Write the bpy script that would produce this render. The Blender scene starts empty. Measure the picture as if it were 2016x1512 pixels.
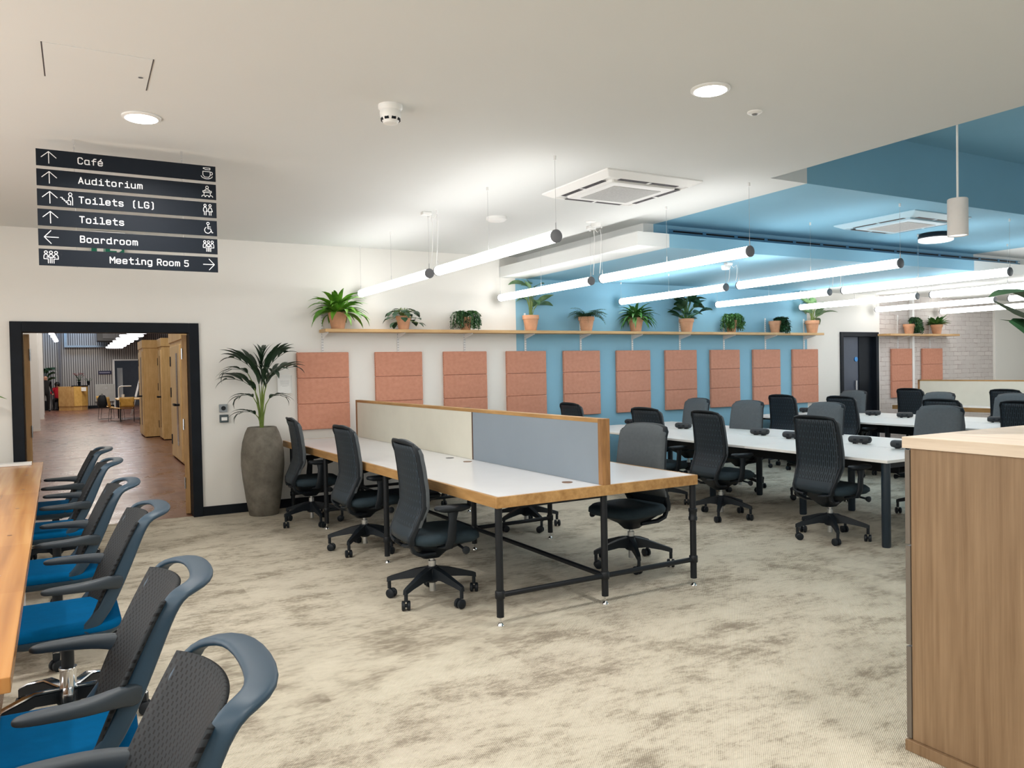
import bpy, bmesh, math, random
from mathutils import Vector, Matrix, Euler
C = bpy.context.scene
COL = C.collection
PI = math.pi
rnd = random.Random(7)

# ------------------------------------------------------------------ camera, world, light, exposure
F_PX, YAW, PITCH, ROLL, EYE = 1531.6, 0.508207, -0.019924, -0.018783, 1.55
fw = Vector((math.sin(YAW)*math.cos(PITCH), math.cos(YAW)*math.cos(PITCH), math.sin(PITCH)))
rt = Vector((math.cos(YAW), -math.sin(YAW), 0)); up = rt.cross(fw)
r2 = rt*math.cos(ROLL)+up*math.sin(ROLL); u2 = -rt*math.sin(ROLL)+up*math.cos(ROLL)
cam = bpy.data.cameras.new('camera'); cam_o = bpy.data.objects.new('camera', cam); COL.objects.link(cam_o)
M = Matrix((r2, u2, -fw)).transposed().to_4x4(); M.translation = Vector((0, 0, EYE))
cam_o.matrix_world = M
cam.sensor_fit = 'HORIZONTAL'; cam.sensor_width = 36.0; cam.lens = 36.0*F_PX/2016.0
cam.clip_start = 0.05; cam.clip_end = 200
C.camera = cam_o
C.view_settings.view_transform = 'Standard'; C.view_settings.look = 'None'
C.view_settings.gamma = 1.0; C.view_settings.use_curve_mapping = False
C.view_settings.exposure = 0.22
C.cycles.use_denoising = True
C.cycles.max_bounces = 9; C.cycles.diffuse_bounces = 5; C.cycles.glossy_bounces = 3
C.cycles.sample_clamp_indirect = 6.0
w = bpy.data.worlds.new('daylight'); C.world = w; w.use_nodes = True
w.node_tree.nodes['Background'].inputs[0].default_value = (0.75, 0.87, 1.0, 1)
w.node_tree.nodes['Background'].inputs[1].default_value = 0.3

def area(name, loc, rot, sx, sy, watts, col=(1, 1, 1), spread=180):
    L = bpy.data.lights.new(name, 'AREA'); L.shape = 'RECTANGLE'; L.size = sx; L.size_y = sy
    L.energy = watts; L.color = col; L.spread = math.radians(spread)
    o = bpy.data.objects.new(name, L); o.location = loc; o.rotation_euler = rot; COL.objects.link(o); return o
# fill light added behind the camera; the front wall has no glazing
area('added_front_fill', (4.5, -4.3, 1.4), (math.radians(70), 0, 0), 11, 2.0, 75, (0.90, 0.95, 1.0))
area('left_window_daylight', (-2.5, 3.2, 1.5), (math.radians(90), 0, math.radians(-90)), 7, 2.2, 105, (0.97, 0.99, 1.0))
area('added_side_fill', (18.6, 2.0, 1.6), (math.radians(90), 0, math.radians(90)), 6, 2.0, 140, (0.86, 0.93, 1.0))  # fill added from the right, where the wall has no window
TUBE_STRENGTH = 10.0
LAMP_W = 20.0

# ------------------------------------------------------------------ materials
def nmat(name):
    m = bpy.data.materials.new(name); m.use_nodes = True
    nt = m.node_tree; b = nt.nodes['Principled BSDF']; return m, nt, b
def N(nt, t, **k):
    n = nt.nodes.new(t)
    for a, v in k.items(): setattr(n, a, v)
    return n
def L(nt, a, b): nt.links.new(a, b)
def coords(nt, scale=(1, 1, 1), rot=(0, 0, 0), kind='Object'):
    tc = N(nt, 'ShaderNodeTexCoord'); mp = N(nt, 'ShaderNodeMapping')
    mp.inputs['Scale'].default_value = scale; mp.inputs['Rotation'].default_value = rot
    L(nt, tc.outputs[kind], mp.inputs['Vector']); return mp.outputs['Vector']
def ramp(nt, fac, stops):
    r = N(nt, 'ShaderNodeValToRGB'); e = r.color_ramp.elements
    while len(e) < len(stops): e.new(0.5)
    for i, (p, c) in enumerate(stops): e[i].position = p; e[i].color = (*c, 1)
    L(nt, fac, r.inputs['Fac']); return r.outputs['Color']
def noise(nt, vec, scale, detail=4, rough=0.55):
    n = N(nt, 'ShaderNodeTexNoise'); n.inputs['Scale'].default_value = scale
    n.inputs['Detail'].default_value = detail; n.inputs['Roughness'].default_value = rough
    L(nt, vec, n.inputs['Vector']); return n.outputs['Fac']
def bump(nt, b, h, strength=0.2, dist=0.005):
    n = N(nt, 'ShaderNodeBump'); n.inputs['Strength'].default_value = strength; n.inputs['Distance'].default_value = dist
    L(nt, h, n.inputs['Height']); L(nt, n.outputs['Normal'], b.inputs['Normal'])
def mth(nt, op, a, b=None):
    n = N(nt, 'ShaderNodeMath', operation=op)
    for i, v in enumerate((a, b)):
        if v is None: continue
        if isinstance(v, (int, float)): n.inputs[i].default_value = v
        else: L(nt, v, n.inputs[i])
    return n.outputs[0]
def plain(name, col, rough=0.5, metal=0.0, spec=0.5, var=0.06, vs=6, bmp=0, bs=200):
    m, nt, b = nmat(name)
    v = coords(nt)
    c = ramp(nt, noise(nt, v, vs), [(0.3, tuple(x*(1-var) for x in col)), (0.7, tuple(min(1, x*(1+var)) for x in col))])
    L(nt, c, b.inputs['Base Color']); b.inputs['Roughness'].default_value = rough
    b.inputs['Metallic'].default_value = metal; b.inputs['Specular IOR Level'].default_value = spec
    if bmp: bump(nt, b, noise(nt, v, bs, 3), bmp, 0.002)
    return m
def emit(name, col, s):
    m, nt, b = nmat(name); b.inputs['Base Color'].default_value = (*col, 1)
    b.inputs['Emission Color'].default_value = (*col, 1); b.inputs['Emission Strength'].default_value = s; return m
def wood(name, dark, light, scale=(2, 25, 25), rough=0.45, fine=1.0, spec=0.4):
    m, nt, b = nmat(name)
    v = coords(nt, scale)
    n1 = noise(nt, v, 1.3*fine, 5, 0.6)
    wv = N(nt, 'ShaderNodeTexNoise'); wv.inputs['Scale'].default_value = 5*fine; wv.inputs['Detail'].default_value = 3
    L(nt, v, wv.inputs['Vector'])
    f = mth(nt, 'ADD', mth(nt, 'MULTIPLY', n1, 0.65), mth(nt, 'MULTIPLY', wv.outputs['Fac'], 0.35))
    mid = tuple((a+c)/2 for a, c in zip(dark, light))
    L(nt, ramp(nt, f, [(0.34, dark), (0.5, mid), (0.64, light)]), b.inputs['Base Color'])
    b.inputs['Roughness'].default_value = rough; b.inputs['Specular IOR Level'].default_value = spec
    bump(nt, b, f, 0.05, 0.002); return m

WHITE = plain('white_wall_paint', (0.80, 0.785, 0.745), 0.7, spec=0.2, var=0.012, vs=1.2)
CEIL = plain('white_ceiling_paint', (0.695, 0.712, 0.70), 0.8, spec=0.2, var=0.012, vs=0.8)
BLUE = plain('blue_wall_paint', (0.25, 0.475, 0.61), 0.65, spec=0.2, var=0.02, vs=1.5)
BLUEC = plain('blue_ceiling_paint', (0.22, 0.445, 0.585), 0.75, spec=0.2, var=0.02, vs=1.5)
NAVY = plain('black_painted_joinery', (0.005, 0.008, 0.013), 0.55, spec=0.2, var=0.2)
DOORNAVY = plain('navy_door_paint', (0.055, 0.070, 0.105), 0.5)
BLACKMETAL = plain('black_steel', (0.006, 0.008, 0.011), 0.45, metal=0.0, spec=0.35)
BLACKPL = plain('black_plastic', (0.007, 0.011, 0.016), 0.5, spec=0.35)
CHROME = plain('chrome', (0.82, 0.83, 0.85), 0.12, metal=1.0, var=0.01)
SILVER = plain('brushed_silver', (0.62, 0.64, 0.66), 0.3, metal=1.0, var=0.02)
WHITEPL = plain('white_plastic', (0.82, 0.82, 0.80), 0.4, var=0.01)
OFFWHITE = plain('white_painted_steel', (0.78, 0.78, 0.77), 0.4, var=0.01)
LAM = plain('white_laminate', (0.70, 0.71, 0.73), 0.25, spec=0.5, var=0.01)
BENCHW = plain('white_bench_laminate', (0.84, 0.83, 0.80), 0.35, var=0.01)
OAK = wood('oak_edging', (0.30, 0.155, 0.050), (0.50, 0.295, 0.115), (9, 1.2, 9), 0.45)
OAKX = wood('oak_shelf', (0.46, 0.27, 0.11), (0.64, 0.42, 0.20), (1.2, 12, 12), 0.5)
OAKPOST = wood('oak_post', (0.17, 0.080, 0.028), (0.36, 0.185, 0.070), (12, 12, 1.5), 0.45)
CABOAK = wood('oak_veneer_shaded', (0.20, 0.120, 0.062), (0.30, 0.195, 0.110), (14, 14, 0.55), 0.5, 1.4)  # shade on the cabinet side is mixed into this darker oak
CABTOP = wood('oak_veneer_top', (0.58, 0.46, 0.34), (0.74, 0.62, 0.49), (14, 0.7, 14), 0.45, 1.2)
TAUPE = plain('taupe_drawer_edge', (0.15, 0.125, 0.10), 0.5)
BIRCH = wood('birch_plywood', (0.58, 0.36, 0.14), (0.74, 0.51, 0.24), (5, 5, 1.2), 0.5, 1.0)
TERRA = plain('terracotta', (0.60, 0.315, 0.185), 0.8, spec=0.2, var=0.14, vs=9, bmp=0.1)
SOIL = plain('potting_soil', (0.025, 0.017, 0.010), 0.95, var=0.4, vs=60, bmp=0.5, bs=80)
CONC = None
GREYF = plain('grey_upholstery', (0.095, 0.108, 0.118), 0.85, spec=0.25, var=0.06, vs=40, bmp=0.15, bs=500)
SEATF = plain('dark_slate_upholstery', (0.022, 0.038, 0.050), 0.8, spec=0.3, var=0.08, vs=30, bmp=0.15, bs=500)
BLUEF = plain('blue_upholstery', (0.001, 0.085, 0.22), 0.9, spec=0.03, var=0.05, vs=30, bmp=0.2, bs=500)
SLATE = plain('slate_blue_plastic', (0.010, 0.036, 0.064), 0.48, spec=0.55, var=0.05, bmp=0.03, bs=600)
SLATETOP = plain('slate_grey_plastic', (0.018, 0.028, 0.038), 0.5, spec=0.5, var=0.05, bmp=0.03, bs=600)
TUBE = emit('tube_diffuser', (1.0, 0.985, 0.97), TUBE_STRENGTH)
LED = emit('downlight_led', (1.0, 0.97, 0.92), 12.0)
LEDH = emit('hall_pendant_led', (0.97, 0.95, 1.0), 7.0)
CAP = plain('grey_end_cap', (0.16, 0.165, 0.18), 0.5)
WIRE = plain('steel_wire', (0.45, 0.45, 0.45), 0.4, metal=0.6)
PANELC = plain('cream_fabric_panel', (0.68, 0.665, 0.575), 0.85, spec=0.15, var=0.03, vs=4, bmp=0.1, bs=600)
PANELG = plain('grey_fabric_panel', (0.255, 0.302, 0.350), 0.85, spec=0.15, var=0.02, vs=3, bmp=0.1, bs=600)

def concrete():
    m, nt, b = nmat('grey_concrete'); v = coords(nt)
    c = ramp(nt, noise(nt, v, 7, 7, 0.65), [(0.3, (0.105, 0.095, 0.075)), (0.5, (0.165, 0.150, 0.122)), (0.72, (0.23, 0.21, 0.175))])
    L(nt, c, b.inputs['Base Color']); b.inputs['Roughness'].default_value = 0.85
    bump(nt, b, noise(nt, v, 60, 4), 0.12, 0.004); return m
CONC = concrete()
def carpet():
    m, nt, b = nmat('beige_streaked_carpet'); 
    n1 = noise(nt, coords(nt, (1.1, 1.75, 1)), 2.0, 10, 0.72)
    n2 = noise(nt, coords(nt, (6, 15, 1)), 2.0, 4, 0.7)
    n3 = noise(nt, coords(nt, (60, 200, 1)), 1.0, 2, 0.5)
    # each plank of carpet carries its own shift of the blotches
    br = N(nt, 'ShaderNodeTexBrick'); br.offset = 0.5; br.inputs['Scale'].default_value = 1.0
    br.inputs['Brick Width'].default_value = 1.0; br.inputs['Row Height'].default_value = 0.5
    br.inputs['Mortar Size'].default_value = 0.0; br.inputs['Color1'].default_value = (0, 0, 0, 1); br.inputs['Color2'].default_value = (1, 1, 1, 1)
    L(nt, coords(nt, (1, 1, 1)), br.inputs['Vector'])
    pl = mth(nt, 'MULTIPLY', mth(nt, 'SUBTRACT', br.outputs['Color'], 0.5), 0.06)
    f = mth(nt, 'ADD', mth(nt, 'MULTIPLY', n1, 0.70), mth(nt, 'MULTIPLY', n2, 0.30))
    f = mth(nt, 'ADD', f, pl)
    f = mth(nt, 'ADD', f, mth(nt, 'MULTIPLY', mth(nt, 'SUBTRACT', n3, 0.5), 0.16))
    wv = N(nt, 'ShaderNodeTexWave', wave_type='BANDS', bands_direction='X'); wv.inputs['Scale'].default_value = 42
    wv.inputs['Distortion'].default_value = 1.2; wv.inputs['Detail'].default_value = 1
    L(nt, coords(nt, (1, 1, 1), (0, 0, PI/4)), wv.inputs['Vector'])
    f = mth(nt, 'ADD', f, mth(nt, 'MULTIPLY', mth(nt, 'SUBTRACT', wv.outputs['Fac'], 0.5), 0.075))
    c = ramp(nt, f, [(0.37, (0.26, 0.225, 0.175)), (0.44, (0.39, 0.345, 0.27)), (0.495, (0.575, 0.525, 0.425)), (0.66, (0.66, 0.61, 0.505))])
    L(nt, c, b.inputs['Base Color']); b.inputs['Roughness'].default_value = 0.95; b.inputs['Specular IOR Level'].default_value = 0.1
    bump(nt, b, mth(nt, 'ADD', wv.outputs['Fac'], mth(nt, 'MULTIPLY', n3, 1.0)), 0.5, 0.006); return m
CARPET = carpet()
def brick():
    m, nt, b = nmat('whitewashed_brick')
    v = coords(nt, (1, 1, 1), (PI/2, 0, 0)); br = N(nt, 'ShaderNodeTexBrick')
    dv = N(nt, 'ShaderNodeVectorMath', operation='ADD'); L(nt, v, dv.inputs[0])
    nz = N(nt, 'ShaderNodeTexNoise'); nz.inputs['Scale'].default_value = 6; L(nt, v, nz.inputs['Vector'])
    sc = N(nt, 'ShaderNodeVectorMath', operation='SCALE'); sc.inputs['Scale'].default_value = 0.035; L(nt, nz.outputs['Color'], sc.inputs[0]); L(nt, sc.outputs[0], dv.inputs[1])
    L(nt, dv.outputs[0], br.inputs['Vector']); br.inputs['Scale'].default_value = 1.0
    br.inputs['Brick Width'].default_value = 0.26; br.inputs['Row Height'].default_value = 0.085; br.inputs['Mortar Size'].default_value = 0.006
    br.inputs['Color1'].default_value = (0.66, 0.61, 0.58, 1); br.inputs['Color2'].default_value = (0.56, 0.51, 0.49, 1); br.inputs['Mortar'].default_value = (0.36, 0.29, 0.27, 1)
    n = noise(nt, v, 5, 6, 0.7)
    mx = N(nt, 'ShaderNodeMix', data_type='RGBA'); L(nt, ramp(nt, n, [(0.36, (0, 0, 0)), (0.60, (0.85, 0.85, 0.85))]), mx.inputs[0])
    L(nt, br.outputs['Color'], mx.inputs[6]); mx.inputs[7].default_value = (0.60, 0.56, 0.535, 1)
    L(nt, mx.outputs[2], b.inputs['Base Color']); b.inputs['Roughness'].default_value = 0.85
    bump(nt, b, br.outputs['Fac'], -0.35, 0.01); return m
BRICK = brick()
def slots(name, base, dark, pitch, row, sw, sl, rough=0.5, zmin=-9.0):
    """staggered vertical slots in y/z object space"""
    m, nt, b = nmat(name); tc = N(nt, 'ShaderNodeTexCoord'); sp = N(nt, 'ShaderNodeSeparateXYZ'); L(nt, tc.outputs['Object'], sp.inputs[0])
    u = mth(nt, 'DIVIDE', sp.outputs['Y'], pitch); cidx = mth(nt, 'FLOOR', u); uf = mth(nt, 'SUBTRACT', u, cidx)
    par = mth(nt, 'MULTIPLY', mth(nt, 'FLOORED_MODULO', cidx, 2.0), 0.5)
    v = mth(nt, 'ADD', mth(nt, 'DIVIDE', sp.outputs['Z'], row), par); vf = mth(nt, 'FRACT', v)
    a = mth(nt, 'LESS_THAN', mth(nt, 'ABSOLUTE', mth(nt, 'SUBTRACT', uf, 0.5)), sw)
    c = mth(nt, 'LESS_THAN', mth(nt, 'ABSOLUTE', mth(nt, 'SUBTRACT', vf, 0.5)), sl)
    k = mth(nt, 'MULTIPLY', mth(nt, 'MULTIPLY', a, c), mth(nt, 'GREATER_THAN', sp.outputs['Z'], zmin))
    L(nt, ramp(nt, k, [(0.0, base), (1.0, dark)]), b.inputs['Base Color']); b.inputs['Roughness'].default_value = rough; b.inputs['Specular IOR Level'].default_value = 0.25
    bump(nt, b, k, -0.8, 0.004); return m
SLOT = slots('slotted_black_shell', (0.026, 0.038, 0.050), (0.001, 0.002, 0.003), 0.0205, 0.10, 0.17, 0.42, 0.5, 0.53)
PERF = slots('perforated_slate_shell', (0.016, 0.019, 0.022), (0.001, 0.001, 0.002), 0.0108, 0.0215, 0.28, 0.21, 0.65)
def felt():
    m, nt, b = nmat('terracotta_felt'); tc = N(nt, 'ShaderNodeTexCoord'); sp = N(nt, 'ShaderNodeSeparateXYZ'); L(nt, tc.outputs['Object'], sp.inputs[0])
    d1 = mth(nt, 'ADD', sp.outputs['X'], mth(nt, 'MULTIPLY', sp.outputs['Z'], 0.75)); d2 = mth(nt, 'SUBTRACT', sp.outputs['X'], mth(nt, 'MULTIPLY', sp.outputs['Z'], 1.0))
    s1 = mth(nt, 'SINE', mth(nt, 'MULTIPLY', d1, 2*PI/0.017)); s2 = mth(nt, 'SINE', mth(nt, 'MULTIPLY', d2, 2*PI/0.010))
    k = mth(nt, 'ADD', mth(nt, 'MULTIPLY', mth(nt, 'ADD', mth(nt, 'MULTIPLY', s1, s2), s1), 0.25), 0.5)
    n = noise(nt, coords(nt), 25, 4)
    f = mth(nt, 'ADD', mth(nt, 'MULTIPLY', k, 0.6), mth(nt, 'MULTIPLY', n, 0.4))
    L(nt, ramp(nt, f, [(0.25, (0.47, 0.20, 0.13)), (0.6, (0.65, 0.315, 0.22)), (0.8, (0.72, 0.375, 0.275))]), b.inputs['Base Color'])
    b.inputs['Roughness'].default_value = 0.95; b.inputs['Specular IOR Level'].default_value = 0.1
    bump(nt, b, k, 0.5, 0.004); return m
FELT = felt()
def leafm(name, dark, light, rough=0.45):
    m, nt, b = nmat(name); L(nt, ramp(nt, noise(nt, coords(nt), 9, 3), [(0.3, dark), (0.7, light)]), b.inputs['Base Color'])
    b.inputs['Roughness'].default_value = rough; return m
LF_BRIGHT = leafm('bright_green_leaf', (0.045, 0.17, 0.012), (0.16, 0.38, 0.03))
LF_MID = leafm('mid_green_leaf', (0.020, 0.095, 0.018), (0.075, 0.20, 0.040))
LF_DARK = leafm('dark_green_leaf', (0.008, 0.040, 0.016), (0.028, 0.095, 0.036))
LF_PALM = leafm('palm_leaf', (0.006, 0.020, 0.010), (0.016, 0.045, 0.018), 0.4)
LF_PALE = leafm('variegated_leaf', (0.03, 0.11, 0.04), (0.22, 0.34, 0.16))
STEMG = leafm('green_stem', (0.10, 0.16, 0.02), (0.19, 0.26, 0.05))
def parquet():
    m, nt, b = nmat('red_brown_wood_floor'); br = N(nt, 'ShaderNodeTexBrick'); br.offset = 0.37
    L(nt, coords(nt, (1, 1, 1), (0, 0, PI/2)), br.inputs['Vector']); br.inputs['Scale'].default_value = 1
    br.inputs['Brick Width'].default_value = 0.9; br.inputs['Row Height'].default_value = 0.09; br.inputs['Mortar Size'].default_value = 0.001
    br.inputs['Color1'].default_value = (0.15, 0.064, 0.044, 1); br.inputs['Color2'].default_value = (0.21, 0.095, 0.062, 1); br.inputs['Mortar'].default_value = (0.08, 0.035, 0.025, 1)
    L(nt, br.outputs['Color'], b.inputs['Base Color'])
    L(nt, ramp(nt, noise(nt, coords(nt), 2.5, 5), [(0.3, (0.22, 0.22, 0.22)), (0.7, (0.42, 0.42, 0.42))]), b.inputs['Roughness']); return m
PARQUET = parquet()
def veneer():
    m, nt, b = nmat('walnut_veneer_strips'); v = coords(nt)
    br = N(nt, 'ShaderNodeTexBrick'); br.offset = 0.0; L(nt, v, br.inputs['Vector']); br.inputs['Scale'].default_value = 1
    br.inputs['Brick Width'].default_value = 0.42; br.inputs['Row Height'].default_value = 0.98; br.inputs['Mortar Size'].default_value = 0.0
    br.inputs['Color1'].default_value = (0, 0, 0, 1); br.inputs['Color2'].default_value = (1, 1, 1, 1); br.inputs['Mortar'].default_value = (0.3, 0.3, 0.3, 1)
    n = noise(nt, coords(nt, (16, 0.6, 1)), 1.3, 2, 0.4)
    f = mth(nt, 'ADD', mth(nt, 'MULTIPLY', n, 0.8), mth(nt, 'MULTIPLY', br.outputs['Color'], 0.16))
    L(nt, ramp(nt, f, [(0.15, (0.26, 0.10, 0.028)), (0.48, (0.47, 0.215, 0.062)), (0.85, (0.66, 0.37, 0.135))]), b.inputs['Base Color'])
    b.inputs['Roughness'].default_value = 0.25; return m
VENEER = veneer()
def slatwall():
    m, nt, b = nmat('grey_slatted_cladding'); wv = N(nt, 'ShaderNodeTexWave', wave_type='BANDS', bands_direction='X'); wv.inputs['Scale'].default_value = 1.0
    L(nt, coords(nt, (3.3, 1, 1)), wv.inputs['Vector'])
    L(nt, ramp(nt, wv.outputs['Fac'], [(0.15, (0.10, 0.095, 0.10)), (0.45, (0.47, 0.45, 0.44))]), b.inputs['Base Color']); b.inputs['Roughness'].default_value = 0.7
    bump(nt, b, wv.outputs['Fac'], 0.6, 0.03); return m
SLAT = slatwall()

# ------------------------------------------------------------------ mesh helpers
class MB:
    def __init__(s): s.v = []; s.f = []; s.m = []
    def add(s, verts, faces, mat=0):
        k = len(s.v); s.v += [tuple(p) for p in verts]
        for f in faces: s.f.append(tuple(i+k for i in f)); s.m.append(mat)
        return s
    def box(s, x0, x1, y0, y1, z0, z1, mat=0, mx=None):
        vs = [Vector((x, y, z)) for z in (z0, z1) for y in (y0, y1) for x in (x0, x1)]
        if mx: vs = [mx @ p for p in vs]
        return s.add(vs, [(0, 2, 3, 1), (4, 5, 7, 6), (0, 1, 5, 4), (2, 6, 7, 3), (0, 4, 6, 2), (1, 3, 7, 5)], mat)
    def loft(s, rings, cap=True, closed=True, mat=0):
        n = len(rings[0]); vs = [p for r in rings for p in r]; fs = []
        for i in range(len(rings)-1):
            for j in range(n if closed else n-1):
                a = i*n+j; b = i*n+(j+1) % n; fs.append((a, b, b+n, a+n))
        if cap: fs.append(tuple(range(n-1, -1, -1))); fs.append(tuple((len(rings)-1)*n+j for j in range(n)))
        return s.add(vs, fs, mat)
    def cyl(s, p0, p1, r0, r1=None, n=16, mat=0): return s.tube([p0, p1], [r0, r0 if r1 is None else r1], n, mat)
    def tube(s, pts, r, n=8, mat=0, cap=True, closed=False):
        pts = [Vector(p) for p in pts]; rs = r if isinstance(r, (list, tuple)) else [r]*len(pts); rings = []; ref = None
        for i, p in enumerate(pts):
            t = (pts[min(i+1, len(pts)-1)]-pts[max(i-1, 0)]).normalized()
            if ref is None: ref = t.orthogonal().normalized()
            ref = (ref-t*ref.dot(t)).normalized(); bn = t.cross(ref)
            rings.append([p+(ref*math.cos(2*PI*k/n)+bn*math.sin(2*PI*k/n))*rs[i] for k in range(n)])
        return s.loft(rings, cap, True, mat)
    def sweep(s, pts, wdir, wid, thk, n=10, mat=0):
        """flat band: at each point a super-ellipse with axes along wdir (wid) and tangent x wdir (thk)"""
        rings = []
        pts = [Vector(p) for p in pts]
        for i, p in enumerate(pts):
            t = (pts[min(i+1, len(pts)-1)]-pts[max(i-1, 0)]).normalized()
            a = Vector(wdir[i]); a = (a-t*a.dot(t)).normalized(); b = t.cross(a); ring = []
            for k in range(n):
                c, q = math.cos(2*PI*k/n), math.sin(2*PI*k/n)
                c = math.copysign(abs(c)**0.6, c); q = math.copysign(abs(q)**0.6, q)
                ring.append(p+a*c*wid[i]/2+b*q*thk[i]/2)
            rings.append(ring)
        return s.loft(rings, True, True, mat)
    def lathe(s, prof, c=(0, 0, 0), n=24, mat=0, cap=True):
        return s.loft([[(c[0]+r*math.cos(2*PI*k/n), c[1]+r*math.sin(2*PI*k/n), c[2]+z) for k in range(n)] for r, z in prof], cap, True, mat)
    def grid(s, fn, nu, nv, mat=0):
        vs = [fn(i/nu, j/nv) for j in range(nv+1) for i in range(nu+1)]
        return s.add(vs, [(j*(nu+1)+i, j*(nu+1)+i+1, (j+1)*(nu+1)+i+1, (j+1)*(nu+1)+i) for j in range(nv) for i in range(nu)], mat)
    def prism(s, poly, z0, z1, mat=0): return s.loft([[(x, y, z0) for x, y in poly], [(x, y, z1) for x, y in poly]], True, True, mat)
    def sphere(s, c, r, nu=12, nv=8, mat=0, sc=(1, 1, 1)):
        rings = []
        for j in range(1, nv):
            a = PI*j/nv
            rings.append([(c[0]+sc[0]*r*math.sin(a)*math.cos(2*PI*k/nu), c[1]+sc[1]*r*math.sin(a)*math.sin(2*PI*k/nu), c[2]-sc[2]*r*math.cos(a)) for k in range(nu)])
        return s.loft(rings, True, True, mat)
    def leaf(s, p, az, el, ln, wd, droop=1.0, fold=0.25, n=6, shape=1.0, mat=0, roll=0.0):
        p = Vector(p); h = Vector((math.cos(az), math.sin(az), 0)); side0 = Vector((-math.sin(az), math.cos(az), 0)); vs = []
        for i in range(n+1):
            t = i/n; a = el-droop*t
            d = h*math.cos(a)+Vector((0, 0, 1))*math.sin(a); nrm = -h*math.sin(a)+Vector((0, 0, 1))*math.cos(a)
            side = side0*math.cos(roll)+nrm*math.sin(roll)
            wt = wd*0.5*max(0.03, math.sin(PI*min(1, (t*0.97+0.03)**shape)))
            vs += [p+side*wt+nrm*wt*fold, p, p-side*wt+nrm*wt*fold]
            p = p+d*(ln/n)
        fs = []
        for i in range(n):
            k = 3*i; fs += [(k, k+1, k+4, k+3), (k+1, k+2, k+5, k+4)]
        return s.add(vs, fs, mat)
    def build(s, name, mats, parent=None, smooth=40, bev=0, sub=0, solid=0):
        me = bpy.data.meshes.new(name); me.from_pydata(s.v, [], s.f)
        for m in (mats if isinstance(mats, (list, tuple)) else [mats]): me.materials.append(m)
        me.polygons.foreach_set('material_index', s.m)
        if smooth:
            me.polygons.foreach_set('use_smooth', [True]*len(s.f)); me.update(); me.set_sharp_from_angle(angle=math.radians(smooth))
        me.update(); o = bpy.data.objects.new(name, me); COL.objects.link(o)
        if parent: o.parent = parent
        if solid: md = o.modifiers.new('solid', 'SOLIDIFY'); md.thickness = solid; md.offset = 0
        if bev: md = o.modifiers.new('bevel', 'BEVEL'); md.width = bev; md.segments = 2; md.limit_method = 'ANGLE'; md.angle_limit = 0.8
        if sub: md = o.modifiers.new('sub', 'SUBSURF'); md.levels = sub; md.render_levels = sub
        return o
def rrect(cx, cy, w, d, r, z, n=5):
    pts = []
    for qx, qy, a0 in ((1, 1, 0), (-1, 1, 90), (-1, -1, 180), (1, -1, 270)):
        for k in range(n):
            a = math.radians(a0+90*k/(n-1)); pts.append((cx+qx*(w/2-r)+r*math.cos(a), cy+qy*(d/2-r)+r*math.sin(a), z))
    return pts
def tag(o, label, cat, group=None):
    o['label'] = label; o['category'] = cat
    if group: o['group'] = group
    return o
def thing(name, label, cat, loc=(0, 0, 0), rz=0, group=None):
    o = bpy.data.objects.new(name, None); COL.objects.link(o); o.empty_display_size = 0.1
    o.location = loc; o.rotation_euler = (0, 0, rz); return tag(o, label, cat, group)
def struct(o): o['kind'] = 'structure'; return o
def lab(o, t): o['label'] = t; return o
def dup(root, loc, rz, label, group=None, skip=()):
    r = root.copy(); COL.objects.link(r); r.location = loc; r.rotation_euler = (0, 0, rz); r['label'] = label
    if group: r['group'] = group
    for ch in list(root.children):
        if ch.name.split('.')[0] in skip: continue
        c = ch.copy(); COL.objects.link(c); c.parent = r
        for g in list(ch.children):
            d = g.copy(); COL.objects.link(d); d.parent = c
    return r
# ------------------------------------------------------------------ the room
WY, ZC, XL, XR, YS = 9.07, 3.035, -2.6, 19.0, -4.6
struct(MB().box(XL, XR, YS, WY+0.06, -0.1, 0.0).build('floor', CARPET, smooth=0))
m = MB()
rx0, rx1, ry0, ry1, rz1 = 4.885, 13.0, 0.4, 4.45, 3.55
xs = [XL-0.1, rx0, 5.31, 11.03, rx1, XR+0.1]; ys = [YS-0.1, ry0, ry1, WY]
def cm(x): return 1 if 5.31 <= x < 11.03 else 0
for i in range(5):
    for j in range(3):
        if j == 1 and 1 <= i <= 3: continue
        m.box(xs[i], xs[i+1], ys[j], ys[j+1], ZC, ZC+0.1, cm(xs[i]))
for i in range(1, 4):
    m.box(xs[i], xs[i+1], ry1, ry1+0.08, ZC+0.1, rz1, cm(xs[i])); m.box(xs[i], xs[i+1], ry0-0.08, ry0, ZC+0.1, rz1, cm(xs[i]))
    m.box(xs[i], xs[i+1], ry0-0.08, ry1+0.08, rz1, rz1+0.1, cm(xs[i]))
m.box(rx0-0.08, rx0, ry0-0.08, ry1+0.08, ZC+0.1, rz1+0.1, 0); m.box(rx1, rx1+0.08, ry0-0.08, ry1+0.08, ZC+0.1, rz1+0.1, 0)
struct(m.build('ceiling', [CEIL, BLUEC], smooth=0))
# dropped soffit along the back wall: an upper step set back on a wider raft
m = MB()
for x0, x1, k in ((5.165, 5.30, 0), (5.30, 11.03, 1), (11.03, XR, 0)): m.box(x0, x1, 6.41, WY, 2.89, ZC, k)
for x0, x1, k in ((4.885, 5.29, 0), (5.29, 10.6, 1), (10.6, XR, 0)): m.box(x0, x1, 6.15, WY, 2.752, 2.89, k)
struct(m.build('trim_1', [CEIL, BLUE], smooth=0))
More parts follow.
